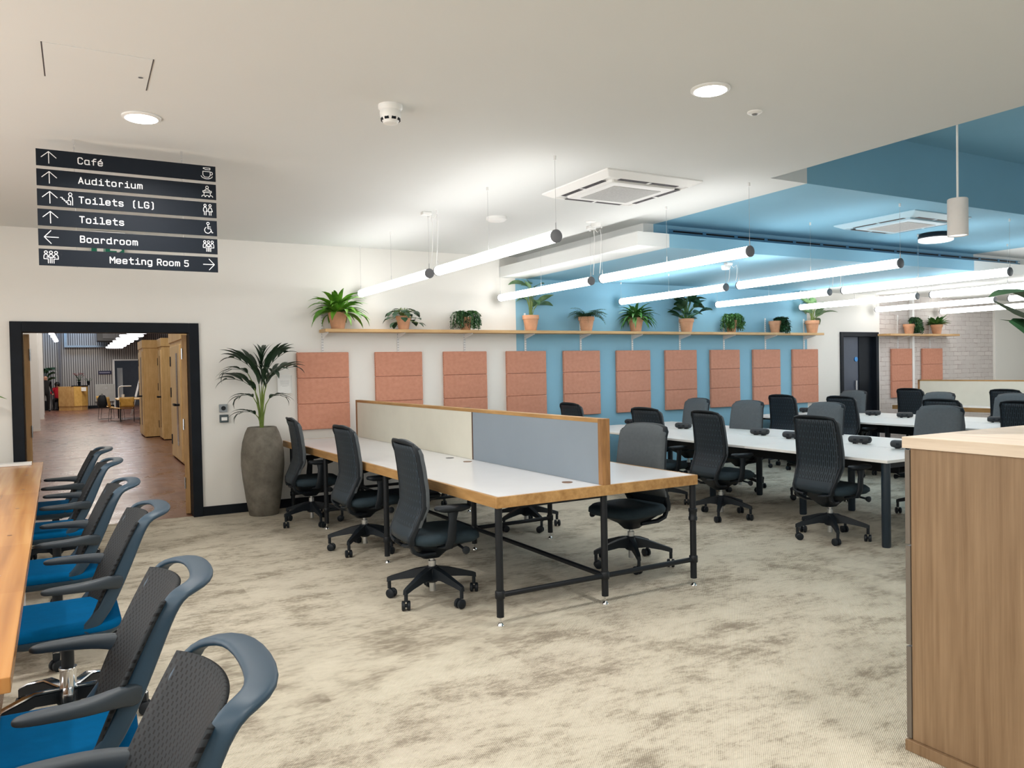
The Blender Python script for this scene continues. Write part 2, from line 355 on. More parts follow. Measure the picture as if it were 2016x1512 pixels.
# back wall with the opening to the hall and the navy door
m = MB()
T = 0.2
for x0, x1, z0, z1, k in ((XL-0.1, -0.55, 0, ZC, 0), (-0.55, 1.13, 2.05, ZC, 0), (1.13, 5.13, 0, ZC, 0), (5.13, 10.78, 0, 2.752, 1), (5.13, 10.78, 2.752, ZC, 0), (10.78, 11.63, 0, ZC, 0),
                          (11.63, 12.6, 2.05, ZC, 0), (12.6, 12.685, 0, ZC, 0), (12.685, 16.27, 0, ZC, 2), (16.27, XR+0.1, 0, ZC, 0)):
    m.box(x0, x1, WY, WY+T, z0, z1, k)
struct(m.build('wall_back', [WHITE, BLUE, BRICK], smooth=0))
struct(MB().box(XL-0.1, XL, YS, WY, 0, ZC).build('wall_left', WHITE, smooth=0))
struct(MB().box(XR, XR+0.1, YS, WY, 0, ZC).build('wall_right', WHITE, smooth=0))
struct(MB().box(XL, XR, YS-0.1, YS, 0, ZC).build('wall_front', WHITE, smooth=0))
struct(MB().box(16.30, 16.42, WY-0.03, WY, 0, 2.752).build('trim_2', WHITE, smooth=0))
struct(MB().box(13.555, 13.615, WY-0.06, WY, 0.0, 2.752).build('trim_3', OFFWHITE, smooth=0))
struct(MB().box(1.155, 11.60, WY-0.018, WY, 0, 0.10).build('baseboard_back', NAVY, smooth=0))
struct(MB().box(XL, -0.58, WY-0.018, WY, 0, 0.10).build('baseboard_left', NAVY, smooth=0))
# black architrave of the hall opening
m = MB()
for x0, x1, z0, z1 in ((-0.578, -0.478, 0, 2.105), (1.056, 1.155, 0, 2.105), (-0.478, 1.056, 2.0, 2.105)): m.box(x0, x1, WY-0.03, WY+0.0, z0, z1)
for x0, x1, z0, z1 in ((-0.548, -0.478, 0, 2.05), (1.056, 1.128, 0, 2.05), (-0.478, 1.056, 2.0, 2.048)): m.box(x0, x1, WY, WY+T, z0, z1)
struct(m.build('trim_4', NAVY, smooth=0, bev=0.004))
# the two oak leaves of the hall doors, standing open into the hall
OAKDOOR = wood('oak_door', (0.36, 0.19, 0.07), (0.52, 0.31, 0.13), (10, 10, 1.0), 0.45)
for k, (x0, x1) in enumerate(((-0.475, -0.425), (1.003, 1.053))):
    mx = Matrix.Translation(((x0+x1)/2, WY+T+0.005, 0)) @ Matrix.Rotation((0.14, -0.19)[k], 4, 'Z') @ Matrix.Translation((-(x0+x1)/2, -WY-T-0.005, 0))
    d = struct(MB().box(x0, x1, WY+T+0.005, WY+T+0.80, 0.01, 1.99, 0, mx).build('door_%d' % (k+1), OAKDOOR, smooth=0, bev=0.002))
    sx = x1+0.001 if k == 0 else x0-0.001
    for z in (0.35, 1.0, 1.78):
        h = MB(); h.box(sx-0.006, sx+0.006, WY+T+0.012, WY+T+0.035, z-0.06, z+0.06); h.cyl((sx, WY+T+0.002, z-0.06), (sx, WY+T+0.002, z+0.06), 0.008, n=8)
        h.build('hinge', SILVER, d)
# navy door with frame
fr = MB()
for x0, x1, z0, z1 in ((11.605, 11.68, 0, 2.08), (12.56, 12.635, 0, 2.08), (11.68, 12.56, 2.0, 2.08)): fr.box(x0, x1, WY-0.025, WY+T, z0, z1)
d3 = struct(fr.build('door_3', NAVY, smooth=0, bev=0.004))
MB().box(11.68, 12.56, WY+0.08, WY+0.125, 0.005, 2.0).build('door_leaf', DOORNAVY, d3, smooth=0)
MB().box(12.20, 12.56, WY+0.066, WY+0.08, 0.005, 2.0).build('side_panel', NAVY, d3, smooth=0)
h = MB(); h.cyl((12.11, WY+0.055, 0.72), (12.11, WY+0.055, 1.22), 0.016, n=10)
for z in (0.80, 1.14): h.cyl((12.11, WY+0.055, z), (12.11, WY+0.08, z), 0.009, n=8)
h.build('pull_handle', SILVER, d3)
MB().cyl((12.13, WY+0.079, 1.60), (12.13, WY+0.068, 1.60), 0.042, n=20).build('sign_disc', plain('blue_sign_disc', (0.0, 0.22, 0.62), 0.4), d3)
# linear slot diffuser on the upper step of the soffit
t = thing('slot_diffuser', 'long dark two-slot linear air diffuser above the blue bulkhead', 'air diffuser', (5.5, 6.41, 2.958))
m = MB(); fr = MB()
for x0 in [0.06+0.47*k for k in range(14)]:
    m.box(x0, x0+0.42, -0.004, 0.004, 0.010, 0.028); m.box(x0, x0+0.42, -0.004, 0.004, -0.052, -0.032)
fr.box(0, 6.7, -0.008, -0.002, 0.032, 0.04); fr.box(0, 6.7, -0.008, -0.002, -0.012, 0.004); fr.box(0, 6.7, -0.008, -0.002, -0.064, -0.056)
for x0 in [0.06+0.47*k-0.05 for k in range(15)]: fr.box(x0, x0+0.05, -0.007, -0.002, -0.064, 0.04)
fr.build('diffuser_frame', plain('blue_painted_metal', (0.085, 0.26, 0.42), 0.5), t, smooth=0)
m.build('slot', NAVY, t, smooth=0)

# ------------------------------------------------------------------ hall behind the opening
HY0, HY1, HXL, HXR, HZ = WY+T, 42.8, -2.4, 5.2, 4.4
struct(MB().box(HXL-0.1, HXR+0.1, HY0-0.14, HY1+0.1, -0.1, 0.001).build('floor_hall', PARQUET, smooth=0))
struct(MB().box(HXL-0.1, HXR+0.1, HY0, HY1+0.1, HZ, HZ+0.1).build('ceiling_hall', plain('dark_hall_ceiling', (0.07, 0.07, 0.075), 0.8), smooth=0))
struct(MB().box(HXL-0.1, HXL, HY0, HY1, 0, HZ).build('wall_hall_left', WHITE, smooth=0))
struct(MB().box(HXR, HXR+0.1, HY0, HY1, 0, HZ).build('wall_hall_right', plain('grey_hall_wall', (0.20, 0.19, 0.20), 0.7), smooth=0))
m = MB(); m.box(HXL, 1.56, HY1, HY1+0.1, 0, HZ); m.box(1.56, 2.75, HY1, HY1+0.1, 2.3, HZ); m.box(2.75, HXR, HY1, HY1+0.1, 0, HZ)
struct(m.build('wall_hall_far', SLAT, smooth=0))
struct(MB().box(0.37, 1.56, HY1-0.03, HY1, 0, 0.14).build('baseboard_hall', NAVY, smooth=0))
struct(MB().box(-0.80, -0.70, HY1-0.09, HY1, 0, HZ).build('trim_5', plain('grey_steel_column', (0.14, 0.14, 0.16), 0.6), smooth=0))
m = MB(); m.box(-0.55, 2.0, HY1-0.22, HY1, 2.95, 3.04); m.box(-0.55, -0.44, HY1-0.22, HY1, 3.04, HZ)
struct(m.build('trim_6', plain('blue_grey_ledge', (0.30, 0.38, 0.46), 0.6), smooth=0))
m = MB(); m.box(1.50, 1.56, HY1-0.05, HY1+0.12, 0, 2.36); m.box(1.56, 2.8, HY1-0.05, HY1+0.12, 2.3, 2.36); m.box(2.75, 2.8, HY1-0.05, HY1+0.12, 0, 2.3)
struct(m.build('trim_7', OFFWHITE, smooth=0))
struct(MB().box(1.4, 3.4, HY1+2.6, HY1+2.7, 0, 3).build('wall_beyond', plain('dark_grey_wall', (0.12, 0.12, 0.13), 0.7), smooth=0))
struct(MB().box(1.4, 3.4, HY1+0.1, HY1+2.7, -0.1, 0.0).build('floor_beyond', PARQUET, smooth=0))
struct(MB().box(1.72, 1.96, HY1+1.2, HY1+1.3, 0, 1.95).build('door_4', WHITE, smooth=0))
d = thing('ceiling_duct', 'dark rectangular air duct high on the far hall wall', 'duct', (1.55, HY1-0.9, 3.2))
MB().box(-0.75, 1.2, -0.7, 0.7, 0, 0.62).build('duct_body', plain('dark_duct', (0.05, 0.05, 0.055), 0.6), d, smooth=0, bev=0.02)
MB().box(-0.5, 1.0, -0.72, -0.70, 0.12, 0.5).build('duct_grille', plain('duct_grille_grey', (0.10, 0.10, 0.11), 0.6), d, smooth=0)
for x in (-0.5, 0.95): MB().cyl((x, 0, 0.6), (x, 0, 1.2), 0.012, n=6).build('hanger_rod', WIRE, d)
# glossy white free-standing wall fins along the hall's left side
fl = ['nearest white partition fin on the left of the hall', 'second white partition fin along the hall from the doorway', 'third white partition fin along the hall from the doorway', 'farthest white partition fin, beside the palm and the man in black']
for k, (xr, y) in enumerate(((-0.88, 19.2), (-1.0, 26.3), (-1.14, 33.5), (-1.26, 37.6))):
    o = thing('partition_fin', fl[k], 'partition', (xr, y, 0), 0, 'white fins on the hall left side')
    MB().box(-0.75 if k == 0 else -0.6, 0, -0.12, 0.12, 0.001, 3.6).build('fin_panel', OFFWHITE, o, smooth=0, bev=0.01)
    MB().box(-0.6, 0.004, -0.125, 0.125, 0.001, 0.06).build('fin_plinth', WHITE, o, smooth=0)
# plywood meeting booths
def booth(loc, ln, wd, ht, label):
    t = thing('phone_booth', label, 'booth', loc, 0, 'plywood booths along the hall')   # origin at the near corner of the door side; runs +y, body to +x
    b = MB(); b.box(0.02, wd, 0, ln, 0.02, ht-0.02); b.box(0, wd+0.01, -0.02, ln+0.02, ht-0.2, ht)
    b.build('booth_body', BIRCH, t, smooth=0, bev=0.006)
    MB().box(0.05, wd-0.03, 0.03, ln-0.03, 0, 0.03).build('plinth', NAVY, t, smooth=0)
    d = MB().box(-0.005, 0.03, 0.10*ln, 0.88*ln, 0.05, ht-0.28).build('booth_door', wood('birch_door', (0.62, 0.42, 0.20), (0.78, 0.57, 0.30), (5, 5, 1.2), 0.5), t, smooth=0, bev=0.004)
    MB().box(-0.010, 0.0, 0.26*ln, 0.38*ln, 0.30, ht-0.42).build('glazed_slot', plain('brown_glass', (0.10, 0.055, 0.03), 0.2), d, smooth=0)
    for z in (0.35, ht*0.52, ht-0.55): MB().box(-0.015, 0.0, 0.80*ln, 0.86*ln, z-0.09, z+0.09).build('hinge', NAVY, d, smooth=0)
    h = MB(); h.cyl((-0.005, 0.17*ln, 1.03), (-0.09, 0.17*ln, 1.03), 0.02, n=8); h.box(-0.09, -0.06, 0.17*ln-0.02, 0.30*ln, 1.01, 1.05); h.build('door_handle', NAVY, d)
    return t
booth((1.52, 14.2, 0), 2.0, 1.4, 2.35, 'nearest plywood booth in the hall, beside the open oak door')
booth((1.72, 20.15, 0), 1.0, 1.4, 2.43, 'middle plywood booth of the three in the hall')
booth((1.395, 21.35, 0), 1.55, 1.4, 2.43, 'farthest plywood booth, next to the yellow chairs')
# reception desk
t = thing('reception_desk', 'faceted light wood reception desk at the far end of the hall', 'reception desk', (-0.2, 41.2, 0))
LW = wood('light_oak_front', (0.44, 0.24, 0.08), (0.60, 0.37, 0.15), (3, 3, 1.5), 0.5)
LW2 = wood('golden_oak_front', (0.55, 0.31, 0.07), (0.72, 0.45, 0.13), (3, 3, 1.5), 0.5)
MB().prism([(-0.62, 0.0), (0.0, -0.35), (0.0, 0.65), (-0.62, 0.65)], 0.2, 1.10).build('counter_front', LW, t, smooth=0)
MB().prism([(0.005, -0.35), (0.32, -0.28), (0.56, 0.0), (0.56, 0.65), (0.005, 0.65)], 0.2, 1.10).build('counter_wing', LW2, t, smooth=0)
MB().prism([(-0.61, 0.03), (0.0, -0.32), (0.31, -0.25), (0.54, 0.02), (0.54, 0.63), (-0.61, 0.63)], 0.0, 0.2).build('plinth', LW, t, smooth=0)
MB().prism([(-0.10, -0.34), (0.33, -0.30), (0.58, 0.0), (0.58, 0.5), (-0.10, 0.5)], 1.10, 1.14).build('counter_top', NAVY, t, smooth=0)
MB().box(0.30, 0.50, -0.305, -0.29, 0.88, 1.06).build('notice', WHITEPL, t, smooth=0)
# its flowers and small pot
def flower_pot(loc, label, n, h, petals):
    t = thing('flower_pot' if petals else 'small_potted_plant', label, 'plant', loc)
    MB().lathe([(0.05, 0), (0.07, 0.18), (0.065, 0.18)], n=12).build('pot', NAVY, t)
    g = MB(); f = MB()
    for k in range(n):
        a = 2*PI*k/n; e = (0.18*math.cos(a), 0.12*math.sin(a), 0.18+h*(0.7+0.3*((k*37) % 10)/10)); g.tube([(0, 0, 0.16), (e[0]*0.4, e[1]*0.4, e[2]*0.7), e], 0.008, 5)
        for q in range(3): g.leaf((0, 0, 0.17), a+q, 0.9, h*0.6, 0.05, 1.2)
        if petals:
            for q in range(5): f.leaf(e, 2*PI*q/5, 0.5, 0.10, 0.08, 0.8)
    g.build('foliage', LF_DARK, t)
    if petals: f.build('petals', plain('red_petals', (0.45, 0.01, 0.03), 0.6), t, smooth=0)
flower_pot((0.02, 41.15, 1.14), 'red flowers in a dark pot on the reception desk', 9, 0.38, True)
flower_pot((0.40, 41.25, 1.14), 'small green plant in a dark pot on the reception counter', 6, 0.16, False)
# far wall fittings
t = thing('wall_sign', 'small navy sign on the slatted wall of the hall', 'sign', (1.13, HY1-0.02, 1.725))
MB().box(-0.29, 0.29, -0.015, 0.02, -0.085, 0.085).build('sign_panel', plain('navy_sign', (0.02, 0.02, 0.06), 0.4), t, smooth=0)
MB().box(-0.24, 0.22, -0.017, -0.015, -0.02, 0.02).build('lettering', plain('pale_lettering', (0.3, 0.3, 0.4), 0.5), t, smooth=0)
t = thing('wall_cabinet', 'flat pale panel mounted low on the slatted hall wall', 'wall panel', (1.1, HY1-0.06, 0.32))
MB().box(-0.42, 0.42, -0.02, 0.06, 0, 0.84).build('panel_board', plain('pale_grey_board', (0.5, 0.5, 0.48), 0.6), t, smooth=0, bev=0.01)
MB().box(0.02, 0.12, -0.03, -0.02, 0.62, 0.68).build('badge', SILVER, t, smooth=0)
# pendants and spots in the hall
lp = ['nearest oval glowing pendant in the hall row', 'second oval glowing pendant in the hall row', 'third oval glowing pendant in the hall row', 'fourth oval glowing pendant, middle of the hall row', 'fifth oval glowing pendant in the hall row', 'sixth oval glowing pendant in the hall row', 'farthest oval glowing pendant in the hall row']
for k in range(7):
    y = 24.8+2.2*k
    t = thing('pendant_lamp', lp[k], 'lamp', (1.50-0.015*k, y, 2.8), 0, 'oval pendants in the hall')
    MB().loft([[(0.34*r*math.cos(2*PI*q/20), 0.30*r*math.sin(2*PI*q/20), z) for q in range(20)] for r, z in ((0.9, -0.04), (1, -0.02), (1, 0.02))]).build('diffuser', LEDH, t)
    MB().loft([[(0.33*r*math.cos(2*PI*q/20), 0.29*r*math.sin(2*PI*q/20), z) for q in range(20)] for r, z in ((1, 0.02), (0.6, 0.05))]).build('housing', NAVY, t)
    m = MB(); m.cyl((0, 0, 0.05), (0, 0, HZ-2.8), 0.006, n=6); m.build('suspension_cable', WIRE, t)
ls = ['nearest small white spotlight near the hall left wall', 'second small white spotlight from the hall doorway', 'third small white spotlight from the hall doorway', 'farthest small white spotlight near the hall left wall']
for k in range(4):
    t = thing('spotlight', ls[k], 'lamp', (-0.72, 28.0+2.0*k, 3.0), 0, 'small spotlights in the hall')
    MB().cyl((0, 0, 0), (0.03, -0.03, -0.11), 0.06, 0.075, n=10).build('lamp_body', LEDH, t)
    MB().cyl((0, 0, 0), (0, 0, HZ-3.0), 0.012, n=6).build('stem', NAVY, t)
for k, (x, y, e) in enumerate(((0.3, 12.5, 80), (0.3, 18, 80), (0.4, 25, 100), (0.4, 32, 110), (0.2, 39, 130))):
    area('hall_fill_light', (x, y, 4.3), (0, 0, 0), 1.6, 1.6, e, (1.0, 0.93, 0.82))  # area fill added along the hall, apart from its visible lamps
area('hall_far_blue_light', (-0.2, 41.9, 4.35), (math.radians(20), 0, 0), 3, 0.6, 40, (0.5, 0.72, 1.0))  # unseen blue area light under the ceiling at the far end
# yellow chairs and table
YEL = wood('golden_plywood', (0.50, 0.27, 0.05), (0.68, 0.40, 0.09), (4, 4, 4), 0.45)
def cafe_chair():
    t = thing('cafe_chair', 'x', 'chair', (0, 0, 0), 0, 'golden plywood chairs in the hall')
    MB().grid(lambda u, v: (-0.2+0.42*v, (u-0.5)*0.42, 0.455+0.02*math.cos(PI*v)), 4, 6).build('seat', YEL, t, solid=0.014)
    MB().grid(lambda u, v: (-0.22-0.06*v, (u-0.5)*0.44, 0.50+0.34*v), 6, 4).build('backrest', YEL, t, solid=0.014)
    m = MB()
    for sg in (-1, 1):
        y = 0.2*sg
        m.tube([(-0.26, y, 0.68), (-0.2, y, 0.44), (0.17, y, 0.44), (0.2, y, 0.02), (-0.24, y, 0.02), (-0.2, y, 0.44)], 0.009, 6)
    m.build('frame', BLACKMETAL, t); return t
cc = cafe_chair()
spots = [((0.86, 31.6, 0), -0.25, 'golden chair with a backpack hung on it, nearest the wall panel'), ((1.12, 29.6, 0), -0.2, 'middle golden chair at the hall table'), ((1.40, 29.0, 0), 1.5, 'golden chair seen from behind beside the far plywood booth')]
for k, (l, r, lb) in enumerate(spots):
    if k == 0: cc.location = l; cc.rotation_euler = (0, 0, r); cc['label'] = lb
    else: dup(cc, l, r, lb)
t = thing('meeting_table', 'small light wood table behind the golden chairs in the hall', 'table', (1.75, 31.0, 0))
MB().box(-0.6, 0.5, -0.7, 1.0, 0.70, 0.735).build('tabletop', BIRCH, t, smooth=0, bev=0.005)
for x in (-0.5, 0.4):
    for y in (-0.6, 0.9): MB().cyl((x, y, 0), (x, y, 0.7), 0.022, n=8).build('leg', BLACKMETAL, t)
t = thing('backpack', 'black backpack hung on a golden chair in the hall', 'bag', (0.72, 31.35, 0.45))
MB().loft([rrect(0, 0, w_, d_, min(w_, d_)*0.4, z) for w_, d_, z in ((0.26, 0.16, 0), (0.32, 0.22, 0.1), (0.30, 0.20, 0.3), (0.18, 0.12, 0.42))]).build('bag_body', BLACKPL, t)
MB().tube([(-0.05, 0, 0.40), (0, 0, 0.47), (0.05, 0, 0.40)], 0.012, 6).build('handle', BLACKPL, t)
t = thing('desk_lamp', 'bent chrome lamp standing on the hall table', 'lamp', (1.25, 31.4, 0.735))
MB().tube([(0, 0, 0.0), (0, 0, 0.36), (0.03, 0, 0.42), (0.09, 0, 0.44), (0.42, 0, 0.44)], 0.018, 8).build('lamp_arm', OFFWHITE, t)
MB().lathe([(0.09, 0), (0.09, 0.02), (0.02, 0.03)], n=14).build('lamp_base', OFFWHITE, t)
t = thing('flip_chart', 'leaning white flip chart by the far booth in the hall', 'flip chart', (1.74, 33.4, 0.0))
mx = Matrix.Rotation(math.radians(14), 4, 'Y'); MB().box(-0.02, 0.0, -0.5, 0.4, 0.75, 1.75, 0, mx).build('board', OFFWHITE, t, smooth=0)
m = MB(); m.cyl((0.40, -0.3, 1.65), (0.0, -0.4, 0), 0.015, n=6); m.cyl((0.40, 0.2, 1.65), (0.0, 0.3, 0), 0.015, n=6); m.cyl((0.42, 0, 1.65), (0.75, 0, 0), 0.015, n=6); m.build('easel_legs', SILVER, t)
t = thing('paper_cup', 'white paper cup on the hall table', 'cup', (1.36, 30.7, 0.735)); MB().lathe([(0.035, 0), (0.05, 0.16), (0.046, 0.16), (0.03, 0.01)], n=12).build('cup_body', WHITEPL, t)
# people
SKIN = plain('skin', (0.42, 0.22, 0.15), 0.6); HAIR = plain('dark_hair', (0.012, 0.008, 0.006), 0.6); REDC = plain('red_jacket', (0.55, 0.01, 0.03), 0.8); BLKC = plain('black_clothes', (0.006, 0.006, 0.008), 0.9)
def person(name, label, loc, rz, sitting, top):
    J = {}
    if sitting: J = dict(pel=(0, 0, 0.52), wst=(0.0, 0, 0.72), chest=(0.06, 0, 0.95), neck=(0.12, 0, 1.08), head=(0.16, 0, 1.16), crown=(0.17, 0, 1.26))
    else: J = dict(pel=(0, 0, 0.88), wst=(0, 0, 1.05), chest=(0.01, 0, 1.28), neck=(0.02, 0, 1.42), head=(0.04, 0, 1.50), crown=(0.04, 0, 1.60))
    vs = list(J.values()); names = list(J); R = dict(pel=0.15, wst=0.13, chest=0.145, neck=0.055, head=0.085, crown=0.07); rs = [R[k] for k in names]; es = [(0, 1), (1, 2), (2, 3), (3, 4), (4, 5)]
    def add(p, r, par): vs.append(p); rs.append(r); es.append((par, len(vs)-1)); return len(vs)-1
    for sg in (-1, 1):
        c = J['chest']; sh = add((c[0], 0.18*sg, c[2]+0.05), 0.06, 2)
        if sitting: el = add((c[0]+0.12, 0.26*sg, c[2]-0.18), 0.045, sh); wr = add((c[0]+0.34, 0.16*sg, c[2]-0.16), 0.034, el); add((c[0]+0.44, 0.12*sg, c[2]-0.16), 0.035, wr)
        else: el = add((c[0]-0.03, 0.25*sg, c[2]-0.24), 0.045, sh); wr = add((c[0]+0.12, 0.24*sg, c[2]-0.44), 0.034, el); add((c[0]+0.17, 0.23*sg, c[2]-0.54), 0.036, wr)
        p = J['pel']; hp = add((p[0], 0.10*sg, p[2]-0.06), 0.095, 0)
        if sitting: kn = add((0.42, 0.12*sg, 0.50), 0.065, hp); an = add((0.40, 0.12*sg, 0.09), 0.042, kn)
        else: kn = add((0.02, 0.11*sg, 0.47), 0.062, hp); an = add((0.0, 0.11*sg, 0.08), 0.042, kn)
        add((vs[an][0]+0.15, 0.12*sg, 0.045), 0.036, an)
    me = bpy.data.meshes.new('person'); me.from_pydata(vs, es, [])
    tmp = bpy.data.objects.new('tmp', me); COL.objects.link(tmp)
    md = tmp.modifiers.new('s', 'SKIN'); sub = tmp.modifiers.new('u', 'SUBSURF'); sub.levels = 2
    for i, r in enumerate(rs): me.skin_vertices[0].data[i].radius = (r, r); me.skin_vertices[0].data[i].use_root = (i == 0)
    bpy.context.view_layer.update()
    ev = tmp.evaluated_get(bpy.context.evaluated_depsgraph_get()); full = bpy.data.meshes.new_from_object(ev)
    bpy.data.objects.remove(tmp)
    full.name = 'person_body'; full.materials.clear()
    for mm in (SKIN, top, BLKC): full.materials.append(mm)
    nz = J['neck'][2]
    for f in full.polygons:
        c = f.center; f.use_smooth = True
        hand = (abs(c.y) < 0.30 and ((sitting and c.x > J['chest'][0]+0.36 and c.z > 0.6) or (not sitting and abs(c.y) > 0.19 and c.z < J['chest'][2]-0.47 and c.z > 0.6 and c.x > 0.08)))
        f.material_index = 0 if (c.z > nz-0.005 or hand) else (2 if c.z < J['pel'][2]+0.04 else 1)
    o = bpy.data.objects.new(name, full); COL.objects.link(o); o.location = loc; o.rotation_euler = (0, 0, rz); tag(o, label, 'person')
    hx, hz = J['head'][0], J['head'][2]
    g = MB()
    for sg in (-1, 1): g.sphere((hx+0.082, 0.032*sg, hz+0.045), 0.010, 8, 6, 0); g.sphere((hx, 0.088*sg, hz+0.03), 0.022, 8, 6, 1, (0.6, 0.4, 1))
    g.sphere((hx+0.092, 0, hz+0.015), 0.016, 8, 6, 1, (1, 0.7, 1.2)); g.sphere((hx+0.080, 0, hz-0.02), 0.018, 8, 6, 2, (0.5, 1.2, 0.35))
    g.build('face', [HAIR, SKIN, plain('lips', (0.35, 0.10, 0.09), 0.5)], o)
    return o, hx, hz
pw, hx, hz = person('person', 'person with dark hair in a red jacket sitting behind the reception desk', (-0.86, 42.45, 0), -1.7, True, REDC)
MB().sphere((hx-0.025, 0, hz+0.05), 0.115, 16, 12, 0, (1, 1, 1.05)).sphere((hx-0.06, 0, hz-0.08), 0.10, 12, 8, 0, (0.7, 1.1, 1.2)).build('hair', HAIR, pw)
person('person', 'bald person in black clothes standing by the palm, half behind a white fin', (-1.30, 40.4, 0), -1.2, False, BLKC)
t = thing('desk_stool', 'dark stool under the person in the red jacket', 'stool', (-0.86, 42.45, 0))
MB().loft([rrect(0, 0, 0.4, 0.4, 0.15, z) for z in (0.36, 0.42)]).build('seat', BLACKPL, t)
m = MB(); m.cyl((0, 0, 0.02), (0, 0, 0.36), 0.04, n=10); m.lathe([(0.22, 0.0), (0.22, 0.015), (0.04, 0.04)], n=16); m.build('stand', BLACKPL, t)
# ------------------------------------------------------------------ task chairs (facing local +x)
def back_x(z): 
    pts = [(0.40, -0.205), (0.47, -0.208), (0.56, -0.165), (0.65, -0.125), (0.75, -0.125), (0.88, -0.140), (1.0, -0.158), (1.05, -0.170), (1.085, -0.195)]
    for (a, xa), (b, xb) in zip(pts, pts[1:]):
        if z <= b: t = (z-a)/(b-a); t = t*t*(3-2*t)*0.5+t*0.5; return xa+(xb-xa)*t
    return pts[-1][1]
def back_hw(z):
    h = 0.20+0.035*min(1, max(0, (z-0.42)/0.25))
    h -= 0.012*max(0, (z-0.75)/0.33)
    if z > 1.03: h -= 0.055*((z-1.03)/0.055)**2
    return h
def task_chair(label, group):
    t = thing('task_chair', label, 'chair', (0, 0, 0), 0, group)
    b = MB(); b.lathe([(0.030, 0.115), (0.046, 0.125), (0.046, 0.20), (0.034, 0.225)], n=16)
    for k in range(5):
        a = 2*PI*k/5; ca, sa = math.cos(a), math.sin(a); rings = []
        for r, z0, z1, w_ in ((0.02, 0.135, 0.222, 0.062), (0.12, 0.145, 0.203, 0.052), (0.24, 0.128, 0.165, 0.040), (0.295, 0.116, 0.148, 0.034), (0.318, 0.108, 0.138, 0.028)):
            rings.append([(r*ca-q*w_/2*sa, r*sa+q*w_/2*ca, z) for q, z in ((-1, z0), (1, z0), (0.75, z1), (-0.75, z1))])
        b.loft(rings); b.cyl((0.305*ca, 0.305*sa, 0.062), (0.305*ca, 0.305*sa, 0.135), 0.013, n=8)
    b.build('star_base', BLACKPL, t)
    for k in range(5):
        a = 2*PI*k/5; sw = a+1.1+0.9*k; c = Vector((0.305*math.cos(a), 0.305*math.sin(a), 0.0315)); c += Vector((math.cos(sw), math.sin(sw), 0))*0.016
        ax = Vector((-math.sin(sw), math.cos(sw), 0)); q = MB()
        for e in (-1, 1): q.tube([c+ax*0.006*e, c+ax*0.010*e, c+ax*0.024*e, c+ax*0.028*e], [0.026, 0.0315, 0.0315, 0.026], 14)
        q.cyl(c-ax*0.006, c+ax*0.006, 0.012, n=8); q.build('caster', BLACKPL, t)
    g = MB(); g.lathe([(0.021, 0.055), (0.021, 0.12), (0.015, 0.125), (0.015, 0.215), (0.026, 0.22), (0.026, 0.262), (0.015, 0.264), (0.015, 0.30)], n=16); g.build('gas_column', SILVER, t)
    g = MB(); g.loft([rrect(-0.01, 0, 0.12, 0.09, 0.03, 0.285), rrect(-0.02, 0, 0.22, 0.16, 0.04, 0.33), rrect(0.02, 0, 0.38, 0.36, 0.06, 0.395), rrect(0.035, 0, 0.44, 0.44, 0.08, 0.412)])
    for sg in (-1, 1): g.sweep([(-0.20, 0.185*sg, 0.50), (-0.212, 0.185*sg, 0.43), (-0.19, 0.18*sg, 0.375), (-0.14, 0.15*sg, 0.345), (-0.02, 0.09*sg, 0.33)], [(0, 1, 0)]*5, [0.03, 0.035, 0.04, 0.05, 0.05], [0.026]*5, 8)
    g.build('mechanism', BLACKPL, t)
    s = MB(); s.loft([rrect(0.045, 0, 0.44, 0.44, 0.10, 0.405, 6), rrect(0.045, 0, 0.49, 0.49, 0.12, 0.425, 6), rrect(0.04, 0, 0.49, 0.495, 0.12, 0.452, 6), rrect(0.03, 0, 0.45, 0.465, 0.12, 0.476, 6), rrect(0.02, 0, 0.36, 0.40, 0.11, 0.483, 6), rrect(0.01, 0, 0.2, 0.25, 0.08, 0.476, 6)])
    s.build('seat', SEATF, t, smooth=80)
    # slotted shell and its rim
    zs0, zs1 = 0.44, 1.06
    MB().grid(lambda u, v: (back_x(zs0+(zs1-zs0)*v)-0.012-0.02*(1-(2*u-1)**2), (2*u-1)*(back_hw(zs0+(zs1-zs0)*v)-0.008), zs0+(zs1-zs0)*v), 10, 14).build('slotted_shell', SLOT, t, smooth=60, solid=0.008)
    path = [(back_x(z), back_hw(z), z) for z in (0.425, 0.47, 0.53, 0.60, 0.66, 0.72, 0.80, 0.90, 1.0, 1.04, 1.062)]
    top = [(back_x(1.078)-0.006, 0.135, 1.076), (back_x(1.08)-0.014, 0.05, 1.081)]
    full = [(-0.215, 0.08, 0.405), (-0.212, 0.15, 0.41)]+path+top; full = full+[(x, -y, z) for x, y, z in reversed(full)]
    nP = len(full); fr = MB(); wd = []; wi = []; th = []
    for (x, y, z) in full:
        wd.append((1, 0, 0.0) if z < 1.04 else (0.75, 0, -0.5)); wi.append(0.040 if 0.45 < z < 1.04 else 0.05); th.append(0.020)
    fr.sweep(full, wd, wi, th, 10)
    fr.build('back_frame', BLACKPL, t, smooth=60)
    # upholstered front of the back
    rings = []
    n = 22
    def cu(z, off, sh):
        return back_x(z)+off
    cz0, cz1 = 0.535, 1.078; front = []; back = []
    c = MB(); NU, NV = 12, 14
    def fr_(u, v, d):
        z = cz0+(cz1-cz0)*v; hw = back_hw(min(z, 1.055))+0.010-0.03*max(0, (v-0.93)/0.07)**2
        z2 = z+0.016*v-0.024*abs(2*u-1)**2.4*max(0, (v-0.55)/0.45); e = 1-(2*u-1)**2
        ev = min(1, (1-v)*9, v*9)
        return (back_x(z)+0.006+d*(0.020+0.022*min(1, e*3.5)*ev)-0.012*e, (2*u-1)*hw, z2)
